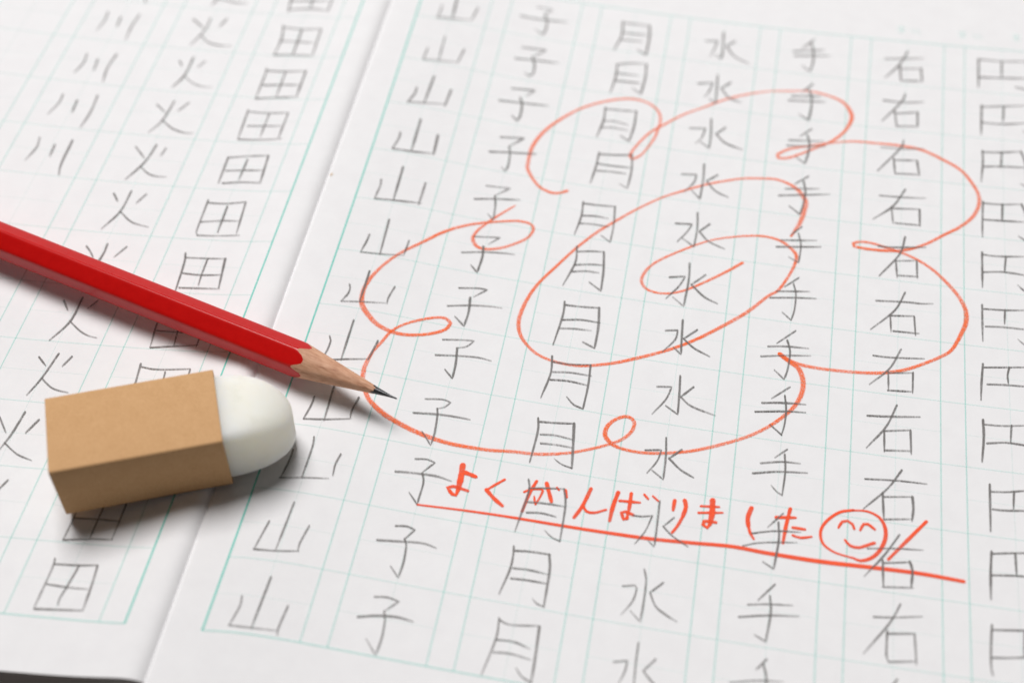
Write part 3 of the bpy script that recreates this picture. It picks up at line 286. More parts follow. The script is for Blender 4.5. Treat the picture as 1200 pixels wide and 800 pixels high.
 ('rice_field_character', [[-1.383, -9.335, 0.0221, -1.381, -9.442, 0.022, -1.398, -9.747, 0.0217], [-1.107, -9.237, 0.024, -1.11, -9.335, 0.0239, -1.12, -9.694, 0.0235], [-0.883, -9.128, 0.024, -0.875, -9.257, 0.0239, -0.879, -9.667, 0.0235], [-1.369, -9.473, 0.0183, -1.068, -9.447, 0.0183, -0.857, -9.438, 0.0182], [-1.398, -9.747, 0.0181, -1.121, -9.692, 0.0181, -0.87, -9.666, 0.0181]]),
 ('rice_field_character', [[-1.4, -9.976, 0.0216, -1.385, -10.073, 0.0215, -1.398, -10.557, 0.0211], [-1.376, -10.036, 0.0197, -1.141, -10.013, 0.0197, -0.916, -9.979, 0.0197], [-0.92, -9.983, 0.0232, -0.899, -10.2, 0.023, -0.885, -10.505, 0.0227], [-1.113, -10.013, 0.0215, -1.152, -10.278, 0.0212, -1.175, -10.412, 0.0211, -1.165, -10.485, 0.0211], [-1.376, -10.274, 0.0195, -1.134, -10.275, 0.0195, -0.922, -10.263, 0.0194], [-1.394, -10.566, 0.0193, -1.145, -10.535, 0.0193, -0.885, -10.505, 0.0192]]),
]
FLOWER = [
 [5.37, -4.421, 0.0423, 5.196, -4.593, 0.0421, 4.935, -4.821, 0.0419, 4.692, -5.003, 0.0386, 4.472, -5.085, 0.0385, 4.281, -5.065, 0.0417, 4.183, -4.959, 0.044, 4.195, -4.803, 0.0442, 4.318, -4.598, 0.0381, 4.619, -4.343, 0.0362, 4.939, -4.126, 0.0321, 5.249, -4.004, 0.0322, 5.522, -3.941, 0.0344, 5.704, -3.945, 0.0365, 5.857, -4.005, 0.0428, 6.005, -4.152, 0.0532, 6.014, -4.306, 0.0486, 5.955, -4.514, 0.0441, 5.838, -4.784, 0.0458, 5.722, -4.9, 0.0478, 5.489, -5.199, 0.0515, 5.225, -5.459, 0.0511, 4.925, -5.723, 0.0507, 4.624, -5.934, 0.0505, 4.263, -6.128, 0.0502, 3.977, -6.257, 0.0461, 3.647, -6.352, 0.044, 3.384, -6.355, 0.0461, 3.172, -6.306, 0.0463, 3.024, -6.219, 0.0464, 2.884, -6.065, 0.0488, 2.814, -5.882, 0.0532, 2.814, -5.682, 0.0515, 2.863, -5.428, 0.0478, 2.949, -5.192, 0.046, 3.112, -4.894, 0.0465, 3.305, -4.558, 0.0448, 3.527, -4.24, 0.0431, 3.715, -4.028, 0.0412, 3.954, -3.774, 0.0393, 4.25, -3.508, 0.0373, 4.507, -3.338, 0.0375, 4.767, -3.183, 0.0354, 4.979, -3.083, 0.0355, 5.246, -2.98, 0.0355, 5.573, -2.922, 0.0399, 5.706, -2.922, 0.0421, 5.875, -2.985, 0.0508, 5.991, -3.088, 0.0661, 6.077, -3.24, 0.0712, 6.067, -3.438, 0.0653, 6.025, -3.639, 0.0595, 5.934, -3.875, 0.0343],
 [3.034, -3.614, 0.0551, 2.932, -3.673, 0.0462, 2.809, -3.674, 0.0484, 2.648, -3.584, 0.0486, 2.483, -3.353, 0.0513, 2.456, -3.201, 0.056, 2.462, -2.911, 0.0565, 2.56, -2.613, 0.0524, 2.744, -2.326, 0.0483, 2.993, -2.058, 0.044, 3.293, -1.863, 0.0395, 3.594, -1.755, 0.0373, 3.832, -1.779, 0.0372, 3.999, -1.9, 0.0393, 4.066, -2.073, 0.0414, 4.056, -2.274, 0.0434, 4.014, -2.495, 0.0386, 3.902, -2.775, 0.036, 3.792, -2.891, 0.0505, 3.751, -2.835, 0.045, 3.806, -2.648, 0.0362, 3.942, -2.378, 0.0342, 4.093, -2.201, 0.0389, 4.351, -1.937, 0.0369, 4.619, -1.736, 0.0347, 4.889, -1.533, 0.0349, 5.167, -1.381, 0.035, 5.449, -1.27, 0.0351, 5.735, -1.211, 0.0351, 6.023, -1.169, 0.0374, 6.315, -1.231, 0.0419, 6.492, -1.337, 0.051, 6.592, -1.539, 0.0576, 6.576, -1.709, 0.0527, 6.484, -1.923, 0.0455, 6.324, -2.114, 0.0431, 6.088, -2.301, 0.0406, 5.82, -2.492, 0.0449, 5.678, -2.525, 0.0494, 5.662, -2.456, 0.045, 5.81, -2.333, 0.0406, 6.083, -2.221, 0.0385, 6.358, -2.116, 0.0385, 6.635, -2.044, 0.0385, 6.914, -2.029, 0.0385, 7.248, -2.021, 0.0429, 7.525, -2.056, 0.0496, 7.801, -2.193, 0.0515, 8.019, -2.339, 0.0512, 8.148, -2.521, 0.0531, 8.243, -2.736, 0.0548, 8.251, -2.932, 0.0545, 8.175, -3.154, 0.052, 8.015, -3.358, 0.0474, 7.826, -3.521, 0.0472, 7.597, -3.719, 0.0469, 7.358, -3.86, 0.0489, 7.129, -3.913, 0.0532, 6.888, -3.926, 0.049, 6.72, -3.912, 0.0491, 6.707, -3.856, 0.047, 6.811, -3.817, 0.0428, 6.969, -3.826, 0.0427, 7.233, -3.896, 0.0489, 7.443, -3.974, 0.0466, 7.652, -4.108, 0.0505, 7.828, -4.288, 0.0523, 7.98, -4.496, 0.0539, 8.07, -4.697, 0.0576, 8.079, -4.895, 0.0613, 8.028, -5.075, 0.0569, 7.909, -5.355, 0.0503, 7.762, -5.495, 0.0501, 7.567, -5.63, 0.05, 7.343, -5.757, 0.0498, 7.081, -5.84, 0.0498, 6.787, -5.878, 0.0498, 6.413, -5.893, 0.0559, 6.164, -5.874, 0.0601, 6.012, -5.825, 0.0652, 5.927, -5.763, 0.0604],
 [5.927, -5.763, 0.0604, 6.075, -5.877, 0.0601, 6.158, -5.938, 0.0649, 6.219, -6.116, 0.0645, 6.21, -6.303, 0.0641, 6.135, -6.499, 0.0587, 6.002, -6.68, 0.0526, 5.867, -6.823, 0.0485, 5.704, -6.959, 0.0464, 5.522, -7.074, 0.0443, 5.247, -7.217, 0.0461, 4.999, -7.32, 0.046, 4.719, -7.394, 0.0479, 4.482, -7.426, 0.0479, 4.288, -7.415, 0.048, 4.155, -7.37, 0.0577, 4.063, -7.27, 0.058, 4.073, -7.137, 0.0524, 4.156, -7.026, 0.0448, 4.276, -6.968, 0.0488, 4.362, -7.024, 0.0467, 4.358, -7.144, 0.0484, 4.269, -7.279, 0.0463, 4.11, -7.39, 0.0442, 3.884, -7.502, 0.046, 3.656, -7.591, 0.044, 3.357, -7.658, 0.0459, 3.068, -7.678, 0.046, 2.83, -7.707, 0.0479, 2.587, -7.714, 0.0576, 2.341, -7.707, 0.0615, 2.086, -7.667, 0.0674, 1.824, -7.597, 0.0677, 1.55, -7.486, 0.068, 1.371, -7.364, 0.0644, 1.272, -7.244, 0.0588, 1.209, -7.114, 0.0591, 1.184, -6.971, 0.0644, 1.186, -6.858, 0.0596, 1.221, -6.67, 0.046, 1.285, -6.512, 0.0443, 1.37, -6.306, 0.0405, 1.54, -6.142, 0.0387, 1.79, -6.005, 0.0409, 1.941, -5.976, 0.045, 2.016, -6.037, 0.0511, 1.976, -6.139, 0.0509, 1.821, -6.241, 0.0528, 1.581, -6.322, 0.0547, 1.376, -6.331, 0.0608, 1.175, -6.269, 0.065, 1.019, -6.142, 0.0714, 0.924, -6.01, 0.0655, 0.897, -5.816, 0.0577, 0.938, -5.598, 0.0519, 1.04, -5.359, 0.0482, 1.197, -5.116, 0.0465, 1.413, -4.881, 0.0468, 1.634, -4.646, 0.0472, 1.873, -4.475, 0.0431, 2.125, -4.362, 0.0432, 2.436, -4.264, 0.0411, 2.577, -4.249, 0.0433, 2.68, -4.272, 0.0432, 2.727, -4.351, 0.0474, 2.678, -4.507, 0.0429, 2.509, -4.658, 0.0427, 2.363, -4.747, 0.0448, 2.21, -4.795, 0.0468, 2.087, -4.779, 0.0511, 2.01, -4.667, 0.0535, 2.037, -4.53, 0.0473, 2.128, -4.376, 0.0432, 2.232, -4.234, 0.0412, 2.367, -4.07, 0.0327, 2.431, -3.996, 0.0175],
]
PRAISE = [
 ('よ', [[2.563, -7.964, 0.0594, 2.575, -8.13, 0.059, 2.577, -8.284, 0.0587], [2.577, -8.284, 0.0399, 2.568, -8.355, 0.0398, 2.525, -8.35, 0.0398, 2.457, -8.28, 0.0399, 2.517, -8.251, 0.04, 2.59, -8.26, 0.0399, 2.684, -8.276, 0.0399], [2.614, -8.051, 0.045, 2.734, -8.081, 0.0449]]),
 ('く', [[3.054, -8.057, 0.0283, 2.963, -8.145, 0.0283, 2.878, -8.231, 0.0282], [2.883, -8.224, 0.0399, 2.984, -8.315, 0.0398, 3.093, -8.391, 0.0396]]),
 ('が', [[3.297, -8.172, 0.0258, 3.366, -8.124, 0.0259, 3.481, -8.103, 0.0259, 3.496, -8.121, 0.0258, 3.469, -8.237, 0.0257, 3.445, -8.304, 0.0257], [3.445, -8.304, 0.021, 3.423, -8.246, 0.021, 3.414, -8.206, 0.0211], [3.406, -8.012, 0.0354, 3.354, -8.189, 0.0352, 3.317, -8.417, 0.0349], [3.521, -8.018, 0.0401, 3.562, -8.122, 0.0399, 3.611, -8.238, 0.0397], [3.64, -8.052, 0.0259, 3.667, -8.075, 0.0258], [3.738, -8.069, 0.0305, 3.766, -8.154, 0.0304]]),
 ('ん', [[4.012, -7.997, 0.0376, 3.953, -8.23, 0.0373, 3.884, -8.393, 0.0371], [3.956, -8.215, 0.0303, 4.003, -8.289, 0.0302, 4.092, -8.293, 0.0302, 4.212, -8.232, 0.0302]]),
 ('ば', [[4.313, -7.99, 0.0422, 4.281, -8.183, 0.0419, 4.271, -8.362, 0.0417], [4.345, -8.092, 0.0304, 4.566, -8.075, 0.0304], [4.457, -7.977, 0.0375, 4.459, -8.15, 0.0373, 4.45, -8.302, 0.0371], [4.455, -8.294, 0.0371, 4.417, -8.315, 0.0371, 4.383, -8.239, 0.0372, 4.421, -8.218, 0.0372, 4.512, -8.243, 0.0371], [4.599, -7.965, 0.0281, 4.646, -8.012, 0.0281], [4.694, -7.969, 0.0234, 4.759, -8.019, 0.0234]]),
 ('り', [[4.936, -7.98, 0.0374, 4.933, -8.104, 0.0372], [5.043, -7.96, 0.0421, 5.066, -8.039, 0.0419, 5.045, -8.166, 0.0417], [5.045, -8.166, 0.0325, 5.001, -8.295, 0.0323, 4.954, -8.385, 0.0322]]),
 ('ま', [[5.225, -8.0, 0.028, 5.42, -7.975, 0.028], [5.211, -8.088, 0.0279, 5.467, -8.041, 0.0279], [5.344, -7.906, 0.0561, 5.354, -8.069, 0.0557, 5.344, -8.206, 0.0554], [5.344, -8.206, 0.0393, 5.321, -8.258, 0.0392, 5.271, -8.226, 0.0393, 5.279, -8.184, 0.0393, 5.324, -8.176, 0.0393, 5.405, -8.175, 0.0393]]),
 ('し', [[5.77, -7.925, 0.0466, 5.741, -8.053, 0.0463, 5.755, -8.159, 0.0461], [5.754, -8.146, 0.03, 5.779, -8.235, 0.0299, 5.825, -8.307, 0.0298]]),
 ('た', [[6.044, -7.996, 0.0371, 6.248, -7.964, 0.0371], [6.186, -7.862, 0.0372, 6.155, -8.085, 0.0369, 6.137, -8.302, 0.0366], [6.229, -8.093, 0.0332, 6.357, -8.092, 0.0332], [6.235, -8.188, 0.0257, 6.318, -8.205, 0.0257, 6.434, -8.17, 0.0257]]),
 ('face', [[6.862, -7.759, 0.026, 6.717, -7.811, 0.0279, 6.586, -7.943, 0.0296, 6.526, -8.083, 0.0276, 6.555, -8.227, 0.0256, 6.668, -8.312, 0.0237, 6.795, -8.342, 0.0236, 6.885, -8.354, 0.0272, 6.958, -8.374, 0.0363, 7.064, -8.326, 0.0399, 7.15, -8.227, 0.0401, 7.209, -8.069, 0.0421, 7.205, -7.92, 0.0368, 7.138, -7.802, 0.0296, 7.008, -7.749, 0.026, 6.853, -7.763, 0.0242], [6.712, -8.007, 0.0258, 6.75, -7.925, 0.0314, 6.804, -7.905, 0.0333, 6.86, -7.938, 0.0332, 6.88, -7.992, 0.0295], [6.944, -7.998, 0.0258, 6.977, -7.917, 0.0314, 7.023, -7.909, 0.0332, 7.097, -7.961, 0.0313], [6.787, -8.148, 0.0256, 6.844, -8.208, 0.0311, 6.934, -8.217, 0.0328, 7.04, -8.162, 0.0365, 7.097, -8.131, 0.0366]]),
 ('slash', [[7.64, -7.769, 0.0369, 7.451, -8.027, 0.0366, 7.251, -8.304, 0.0363]]),
 ('line', [[2.179, -8.557, 0.0224, 2.705, -8.526, 0.0251, 3.223, -8.514, 0.0278, 3.759, -8.516, 0.0342, 4.271, -8.513, 0.0368, 4.732, -8.503, 0.0385, 5.189, -8.472, 0.0403, 5.598, -8.441, 0.042, 5.99, -8.454, 0.0437, 6.531, -8.457, 0.0453, 7.112, -8.432, 0.0452, 7.599, -8.419, 0.0432, 8.03, -8.435, 0.0377]]),
]

# ---------------------------------------------------------------- ribbons that lie on the page
def smooth_line(pts, closed_corner=62):
    """Catmull-Rom through (x, y, w), keeping sharp corners sharp"""
    n = len(pts)
    if n < 3:
        segs = [(pts, [False]*n)]
    corner = [False]*n
    for i in range(1, n-1):
        a = Vector((pts[i][0]-pts[i-1][0], (pts[i][1]-pts[i-1][1])))
        b = Vector((pts[i+1][0]-pts[i][0], (pts[i+1][1]-pts[i][1])))
        if a.length > 1e-6 and b.length > 1e-6 and math.degrees(a.angle(b)) > closed_corner: corner[i] = True
    out = []
    for i in range(n-1):
        p1, p2 = pts[i], pts[i+1]
        p0 = pts[i-1] if i > 0 and not corner[i] else p1
        p3 = pts[i+2] if i+2 < n and not corner[i+1] else p2
        L = math.hypot(p2[0]-p1[0], p2[1]-p1[1])
        k = max(1, int(L/0.035))
        for j in range(k):
            t = j/k
            q = []
            for c in range(3):
                m1 = (p2[c]-p0[c])*0.5; m2 = (p3[c]-p1[c])*0.5
                if p0 is p1: m1 = (p2[c]-p1[c])
                if p3 is p2: m2 = (p2[c]-p1[c])
                t2 = t*t; t3 = t2*t
                q.append((2*t3-3*t2+1)*p1[c]+(t3-2*t2+t)*m1+(-2*t3+3*t2)*p2[c]+(t3-t2)*m2)
            out.append(q)
    out.append(list(pts[-1]))
    return out
class Ribbons:
    def __init__(self): self.v = []; self.f = []; self.pr = []; self.ac = []; self.k = 0
    def add(self, pts, h, pressure=1.0, taper=True, rng=None, caps=True, fade=0.0, taper_to=0.62, uneven=0.0):
        line = smooth_line(pts)
        n = len(line)
        if n < 2: return
        acc = [0.0]
        for i in range(1, n): acc.append(acc[-1]+math.hypot(line[i][0]-line[i-1][0], line[i][1]-line[i-1][1]))
        tot = acc[-1] or 1e-6
        h = h + 0.0005*self.k; self.k += 1
        ph = rng.uniform(0, 6.28) if rng else 0
        # extend both ends by a short round cap
        rows = []
        for i, (x, y, w) in enumerate(line):
            a = line[max(i-1, 0)]; b = line[min(i+1, n-1)]
            tx, ty = b[0]-a[0], b[1]-a[1]; L = math.hypot(tx, ty) or 1e-6; tx /= L; ty /= L
            s = acc[i]/tot
            ww = w*0.5
            pr = pressure
            if taper:
                if s > 0.7: ww *= 1-(1-taper_to)*((s-0.7)/0.3); pr *= 1-fade*((s-0.7)/0.3)
                if s < 0.08: pr *= 1.08
                ww *= 1+0.07*math.sin(ph+s*9)+0.04*math.sin(2.3*ph+s*23)
                pr *= 1+0.10*math.sin(1.7*ph+s*7)
            if uneven:
                q = acc[i]
                pr *= 1+uneven*(0.5*math.sin(2.1*q+ph)+0.3*math.sin(5.3*q+2*ph)+0.2*math.sin(11.7*q))
                ww *= 1+0.3*uneven*math.sin(3.7*q+ph)
            rows.append((x, y, tx, ty, ww, pr))
        if caps:
            x, y, tx, ty, ww, pr = rows[0]
            rows = [(x-tx*ww*c, y-ty*ww*c, tx, ty, ww*f, pr) for c, f in ((0.8, 0.35), (0.5, 0.78))]+rows
            x, y, tx, ty, ww, pr = rows[-1]
            rows += [(x+tx*ww*c, y+ty*ww*c, tx, ty, ww*f, pr) for c, f in ((0.5, 0.78), (0.8, 0.35))]
        base = len(self.v)
        for (x, y, tx, ty, ww, pr) in rows:
            for a in (-1, 0, 1):
                px, py = x-ty*ww*a, y+tx*ww*a
                self.v.append((px*U, py*U, (zp(px)+h)*U)); self.ac.append(float(a)); self.pr.append(pr)
        for i in range(len(rows)-1):
            b = base+3*i
            self.f.append((b, b+3, b+4, b+1)); self.f.append((b+1, b+4, b+5, b+2))
    def build(self, name, material, parent):
        return mk(name, self.v, self.f, material, parent, attrs={'pressure': self.pr, 'across': self.ac})
def triples(flat, k=1.0): return [(flat[i], flat[i+1], flat[i+2]*k) for i in range(0, len(flat), 3)]

# ---------------------------------------------------------------- table
def table():
    mt, nt, b, out = mat('dark_table_wood')
    tc = node(nt, 'ShaderNodeTexCoord'); mp = node(nt, 'ShaderNodeMapping'); mp.inputs['Scale'].default_value = (6, 60, 60)
    n = node(nt, 'ShaderNodeTexNoise', Scale=4.0, Detail=6.0, Roughness=0.7)
    nt.links.new(tc.outputs['Object'], mp.inputs['Vector']); nt.links.new(mp.outputs['Vector'], n.inputs['Vector'])
    r = ramp(nt, [(0.3, (0.045, 0.032, 0.027)), (0.7, (0.085, 0.062, 0.053))])
    nt.links.new(n.outputs['Fac'], r.inputs['Fac']); nt.links.new(r.outputs['Color'], b.inputs['Base Color'])
    b.inputs['Roughness'].default_value = 0.55
    z1 = -0.67*U; z0 = z1-0.025; a = 0.75
    vs = [(x, y, z) for z in (z0, z1) for x, y in ((-a, -a), (a, -a), (a, a), (-a, a))]
    fs = [(3, 2, 1, 0), (4, 5, 6, 7), (0, 1, 5, 4), (1, 2, 6, 5), (2, 3, 7, 6), (3, 0, 4, 7)]
    o = mk('table_top', vs, fs, mt); o['kind'] = 'structure'
    return o
table()

# ---------------------------------------------------------------- notebook
book = empty('practice_notebook', (0, -5*U, -0.665*U), 'open squared writing notebook filled with pencilled kanji and a big red flower mark', 'notebook')
V_TOP = 2.3
PAGE_W = 11.0
Z_BOTTOM = -0.60
def page(name, side):
    ss = []
    s = 0.0
    while s < 0.04: ss.append(s); s += 0.004
    while s < 0.3: ss.append(s); s += 0.0075
    while s < 1.0: ss.append(s); s += 0.02
    while s < PAGE_W: ss.append(s); s += 0.08
    ss.append(PAGE_W)
    sg = 1 if side == 'R' else -1
    def lo(s): return -11.155-0.079*s if side == 'L' else -11.6-0.02*s
    def hi(s): return V_TOP+(-0.06*s if side == 'L' else 0.0)
    vs = []; fs = []
    NV = 24
    for s in ss:
        for j in range(NV+1):
            v = lo(s)+(hi(s)-lo(s))*j/NV
            vs.append((sg*s*U, v*U, zp(sg*s if s > 0 else (0.0 if side == 'R' else -1e-9))*U))
    n = NV+1
    for i in range(len(ss)-1):
        for j in range(NV):
            a = i*n+j
            q = (a, a+n, a+n+1, a+1)
            fs.append(q if sg > 0 else q[::-1])
    top = mk(name, vs, fs, M_PAPER, book, smooth=True)
    # the block of leaves under the top page
    vs = []; fs = []
    for s in ss:
        z = zp(sg*max(s, 1e-9))-0.004
        for (v, zz) in ((lo(s)+0.004, z), (hi(s)-0.004, z), (hi(s)-0.01, Z_BOTTOM), (lo(s)+0.01, Z_BOTTOM)):
            vs.append((sg*(s if s < PAGE_W else PAGE_W-0.01)*U, v*U, zz*U))
    for i in range(len(ss)-1):
        for j in range(4):
            a = 4*i+j; b = 4*i+(j+1) % 4
            q = (a, b, b+4, a+4)
            fs.append(q if sg < 0 else q[::-1])
    e = 4*(len(ss)-1)
    fs.append((0, 1, 2, 3)); fs.append((e+3, e+2, e+1, e))
    mk('page_block', vs, fs, M_EDGE, top)
    return top
right_page = page('right_page', 'R')
left_page = page('left_page', 'L')
mt_c, nt_c, b_c, _ = mat('green_cover_card')
b_c.inputs['Base Color'].default_value = (0.10, 0.24, 0.17, 1); b_c.inputs['Roughness'].default_value = 0.5
nz = node(nt_c, 'ShaderNodeTexNoise', Scale=900.0, Detail=3.0); bpn = node(nt_c, 'ShaderNodeBump', Strength=0.1, Distance=0.0001)
nt_c.links.new(nz.outputs['Fac'], bpn.inputs['Height']); nt_c.links.new(bpn.outputs['Normal'], b_c.inputs['Normal'])
cv = []
for z in (-0.665, -0.605):
    for x, y in ((-PAGE_W, -11.97), (0, -11.14), (0.01, -11.52), (PAGE_W+0.0, -11.75), (PAGE_W, V_TOP), (0, V_TOP), (-PAGE_W, V_TOP-0.66)):
        cv.append((x*U, y*U, z*U))
mk('back_cover', cv, [tuple(range(6, -1, -1)), tuple(range(7, 14))]+[(i, (i+1) % 7, 7+(i+1) % 7, 7+i) for i in range(7)], mt_c, book)

# printed squares -------------------------------------------------------------
def printed_grid(side, page_o, ncol):
    R = Ribbons(); G = Ribbons()
    gap = GAP_R if side == 'R' else GAP_L
    edges = []                                   # distances of the upright lines from the spine
    for c in range(ncol):
        base = gap+c*(1+STRIP)
        edges += ([(base, c == 0), (base+1, False)] if side == 'R' else [(base, c == 0), (base+STRIP, False)])
    last = gap+ncol*(1+STRIP)
    edges.append((last, True))
    rng = random.Random(5)
    def upright(s, w, pr, r0=0.0, r1=12.0, h=0.003, tgt=R):
        pts = []
        for i in range(49):
            u, v = cell_point(side, s, r0+(r1-r0)*i/48)
            pts.append((u, v, w))
        tgt.k = 0
        tgt.add(pts, h, pr, taper=False, caps=False)
    def level(r, w, pr, h=0.0036, tgt=R, s0=None, s1=None):
        s0 = gap if s0 is None else s0; s1 = last if s1 is None else s1
        pts = []
        k = int((s1-s0)/0.07)+1
        for i in range(k+1):
            u, v = cell_point(side, s0+(s1-s0)*i/k, r)
            pts.append((u, v, w))
        tgt.k = 0
        tgt.add(pts, h, pr, taper=False, caps=False)
    for s, bold in edges:
        upright(s, 0.032 if bold else 0.023, 0.66 if bold else 0.31)
    for r in range(13):
        bold = r in (0, 12)
        level(r, 0.026 if bold else 0.021, 0.34 if bold else 0.18)
    for c in range(ncol):                        # the faint centre guides of every square
        base = gap+c*(1+STRIP)+(0 if side == 'R' else STRIP)
        upright(base+0.5, 0.016, 0.09, h=0.0024, tgt=G)
        for r in range(12): level(r+0.5, 0.016, 0.075, h=0.0028, tgt=G, s0=base, s1=base+1)
    R.build('printed_grid', M_GRID, page_o)
    G.build('centre_guides', M_GRID, page_o)
printed_grid('R', right_page, 8)
printed_grid('L', left_page, 7)

# small blurred heading printed above the frame of the right page
hd = Ribbons()
for (x, y) in ((7.17, 0.33), (8.02, 0.355), (8.76, 0.40)):
    for dx, dy, dx2, dy2, w in ((0, 0.05, 0.09, 0.05, 0.04), (0.0, 0.0, 0.09, 0.0, 0.03), (0, -0.05, 0.09, -0.05, 0.03), (0.045, 0.06, 0.045, -0.06, 0.03),
                                (0.19, 0.03, 0.23, -0.05, 0.035), (0.27, 0.04, 0.30, -0.05, 0.035)):
        hd.add([(x+dx, y+dy, w), (x+dx2, y+dy2, w)], 0.004, 0.15, taper=False)
hd.build('printed_heading', M_GRID, right_page)

# handwriting -------------------------------------------------------------
rng = random.Random(11)
for name, strokes in KANJI:
    left = strokes[0][0] < 0
    r = Ribbons()
    for st in strokes:
        r.add(triples(st, 1.22), 0.0105, rng.uniform(0.74, 1.02), rng=rng, fade=0.25)
    r.build(name, M_LEAD, left_page if left else right_page)

fl = Ribbons()
for st in FLOWER:
    pts = triples(st, 1.2)
    # heavier strokes leave more pigment
    fl.add(pts, 0.0042, 0.86, taper=False, rng=rng, uneven=0.22)
fo = fl.build('flower_mark', M_CRAYON, right_page)
fo['label'] = 'red crayon spiral inside a ring of looping petals'
PN = {'face': 'smiling_face', 'slash': 'slash_mark', 'line': 'underline'}
for key, strokes in PRAISE:
    r = Ribbons()
    for st in strokes:
        r.add(triples(st, 1.38), 0.0052, 0.95, taper=key != 'line', rng=rng, fade=0.05, taper_to=0.85, uneven=0.10)
    r.build(PN.get(key, 'hiragana_character'), M_MARKER, right_page)

# a brown fleck in the paper beside the spine
fm, fn, fb, _ = mat('brown_fleck')
fb.inputs['Base Color'].default_value = (0.62, 0.45, 0.28, 1); fb.inputs['Roughness'].default_value = 0.9
fk = Ribbons(); fk.add([(0.05, -4.07, 0.022), (0.04, -4.10, 0.026)], 0.004, taper=False)
fk.build('paper_fleck', fm, right_page)

# ---------------------------------------------------------------- pencil
def pencil():
    zt = 0.40
    tip = Vector((1.7236, -7.5153, 0.455))*U; back = Vector((-3.5257, -6.1293, 0.39))*U
    d = (back-tip).normalized()                  # from the point towards the blunt end
    side = Vector((-d.y, d.x, 0)).normalized()
    if side.y > 0: side = -side                  # towards the camera
    up = Vector((0, 0, 1))
    root = empty('red_pencil', tip, 'glossy red hexagonal pencil with a sharp point lying across the notebook spine', 'pencil')
    RC = 0.218; K = 0.1675; NT = 180
    face0 = math.radians(59)                     # direction one flat faces, from the page plane
    def rho(th):
        a = (th-face0+math.pi/6) % (math.pi/3)-math.pi/6
        ap = RC*math.cos(math.pi/6)
        hexr = ap/math.cos(a)
        lim = RC*0.962                           # rounded edges
        return (hexr**-44+lim**-44)**(-1/44)
    def pt(x, r, th):
        return tip+d*(x*U)+(side*math.cos(th)+up*math.sin(th))*(r*U)
    ths = [2*math.pi*i/NT for i in range(NT)]
    rg = random.Random(3)
    jag = [rg.uniform(-0.006, 0.006) for _ in ths]
    jag = [(jag[i-1]+jag[i]*2+jag[(i+1) % NT])/4 for i in range(NT)]
    # painted barrel
    vs = []; fs = []
    xs_rel = [0.0, 0.02, 0.06, 0.2, 0.6, 2.0, 4.0, 7.0, 11.2]
    for k, xr in enumerate(xs_rel):
        for i, th in enumerate(ths):
            x0 = rho(th)/K+jag[i]
            x = x0+xr if xr < 2.0 else 1.2+xr
            r = rho(th)+(0.0015 if k > 0 else -0.001)
            vs.append(pt(x, r, th))
    for k in range(len(xs_rel)-1):
        for i in range(NT):
            a = k*NT+i; b = k*NT+(i+1) % NT
            fs.append((a, b, b+NT, a+NT))
    n0 = (len(xs_rel)-1)*NT
    fs.append(tuple(n0+i for i in range(NT)))
    mt, nt, b, out = mat('red_lacquer')
    tc = node(nt, 'ShaderNodeTexCoord')
    n = node(nt, 'ShaderNodeTexNoise', Scale=700.0, Detail=4.0, Roughness=0.6)
    nt.links.new(tc.outputs['Object'], n.inputs['Vector'])
    r = ramp(nt, [(0.3, (0.50, 0.0030, 0.0025)), (0.7, (0.55, 0.0045, 0.0035))])
    nt.links.new(n.outputs['Fac'], r.inputs['Fac']); nt.links.new(r.outputs['Color'], b.inputs['Base Color'])
    bp = node(nt, 'ShaderNodeBump', Strength=0.10, Distance=0.00005); nt.links.new(n.outputs['Fac'], bp.inputs['Height'])
    nt.links.new(bp.outputs['Normal'], b.inputs['Normal'])
    b.inputs['Roughness'].default_value = 0.36; b.inputs['Specular IOR Level'].default_value = 0.14
    b.inputs['Coat Weight'].default_value = 0.22; b.inputs['Coat Roughness'].default_value = 0.18
    o = mk('painted_barrel', vs, fs, mt, root, smooth=False)
    for p in o.data.polygons: p.use_smooth = len(p.vertices) == 4
    # sharpened wood
    vs = []; fs = []
    XL = 0.285
    jl = [0.018*math.sin(3*th+1.0)+0.010*math.sin(7*th) for th in ths]
    NS = 10
    for k in range(NS+1):
        t = k/NS
        for i, th in enumerate(ths):
            xa = XL+jl[i]; xb = rho(th)/K+jag[i]+0.004
            x = xa+(xb-xa)*t
            vs.append(pt(x, K*x+0.0012*math.sin(9*th+4*t), th))
    for k in range(NS):
        for i in range(NT):
            a = k*NT+i; b = k*NT+(i+1) % NT
            fs.append((a, b, b+NT, a+NT))
    mt, nt, b, out = mat('cedar_wood')
    # grain runs along the pencil: rotate object space so x follows the axis
    tc = node(nt, 'ShaderNodeTexCoord'); mp = node(nt, 'ShaderNodeMapping', vector_type='TEXTURE')
    mp.inputs['Rotation'].default_value = (0, 0, math.atan2(d.y, d.x))
    mp.inputs['Scale'].default_value = (1/240, 1/2600, 1/2600)
    n = node(nt, 'ShaderNodeTexNoise', Scale=1.0, Detail=6.0, Roughness=0.65)
    nt.links.new(tc.outputs['Object'], mp.inputs['Vector']); nt.links.new(mp.outputs['Vector'], n.inputs['Vector'])
    r = ramp(nt, [(0.28, (0.30, 0.125, 0.070)), (0.40, (0.54, 0.275, 0.165)), (0.60, (0.67, 0.385, 0.245)), (0.8, (0.74, 0.46, 0.31))])
    nt.links.new(n.outputs['Fac'], r.inputs['Fac']); nt.links.new(r.outputs['Color'], b.inputs['Base Color'])
    bp = node(nt, 'ShaderNodeBump', Strength=0.35, Distance=0.0001); nt.links.new(n.outputs['Fac'], bp.inputs['Height'])
    nt.links.new(bp.outputs['Normal'], b.inputs['Normal'])
    b.inputs['Roughness'].default_value = 0.62; b.inputs['Specular IOR Level'].default_value = 0.35
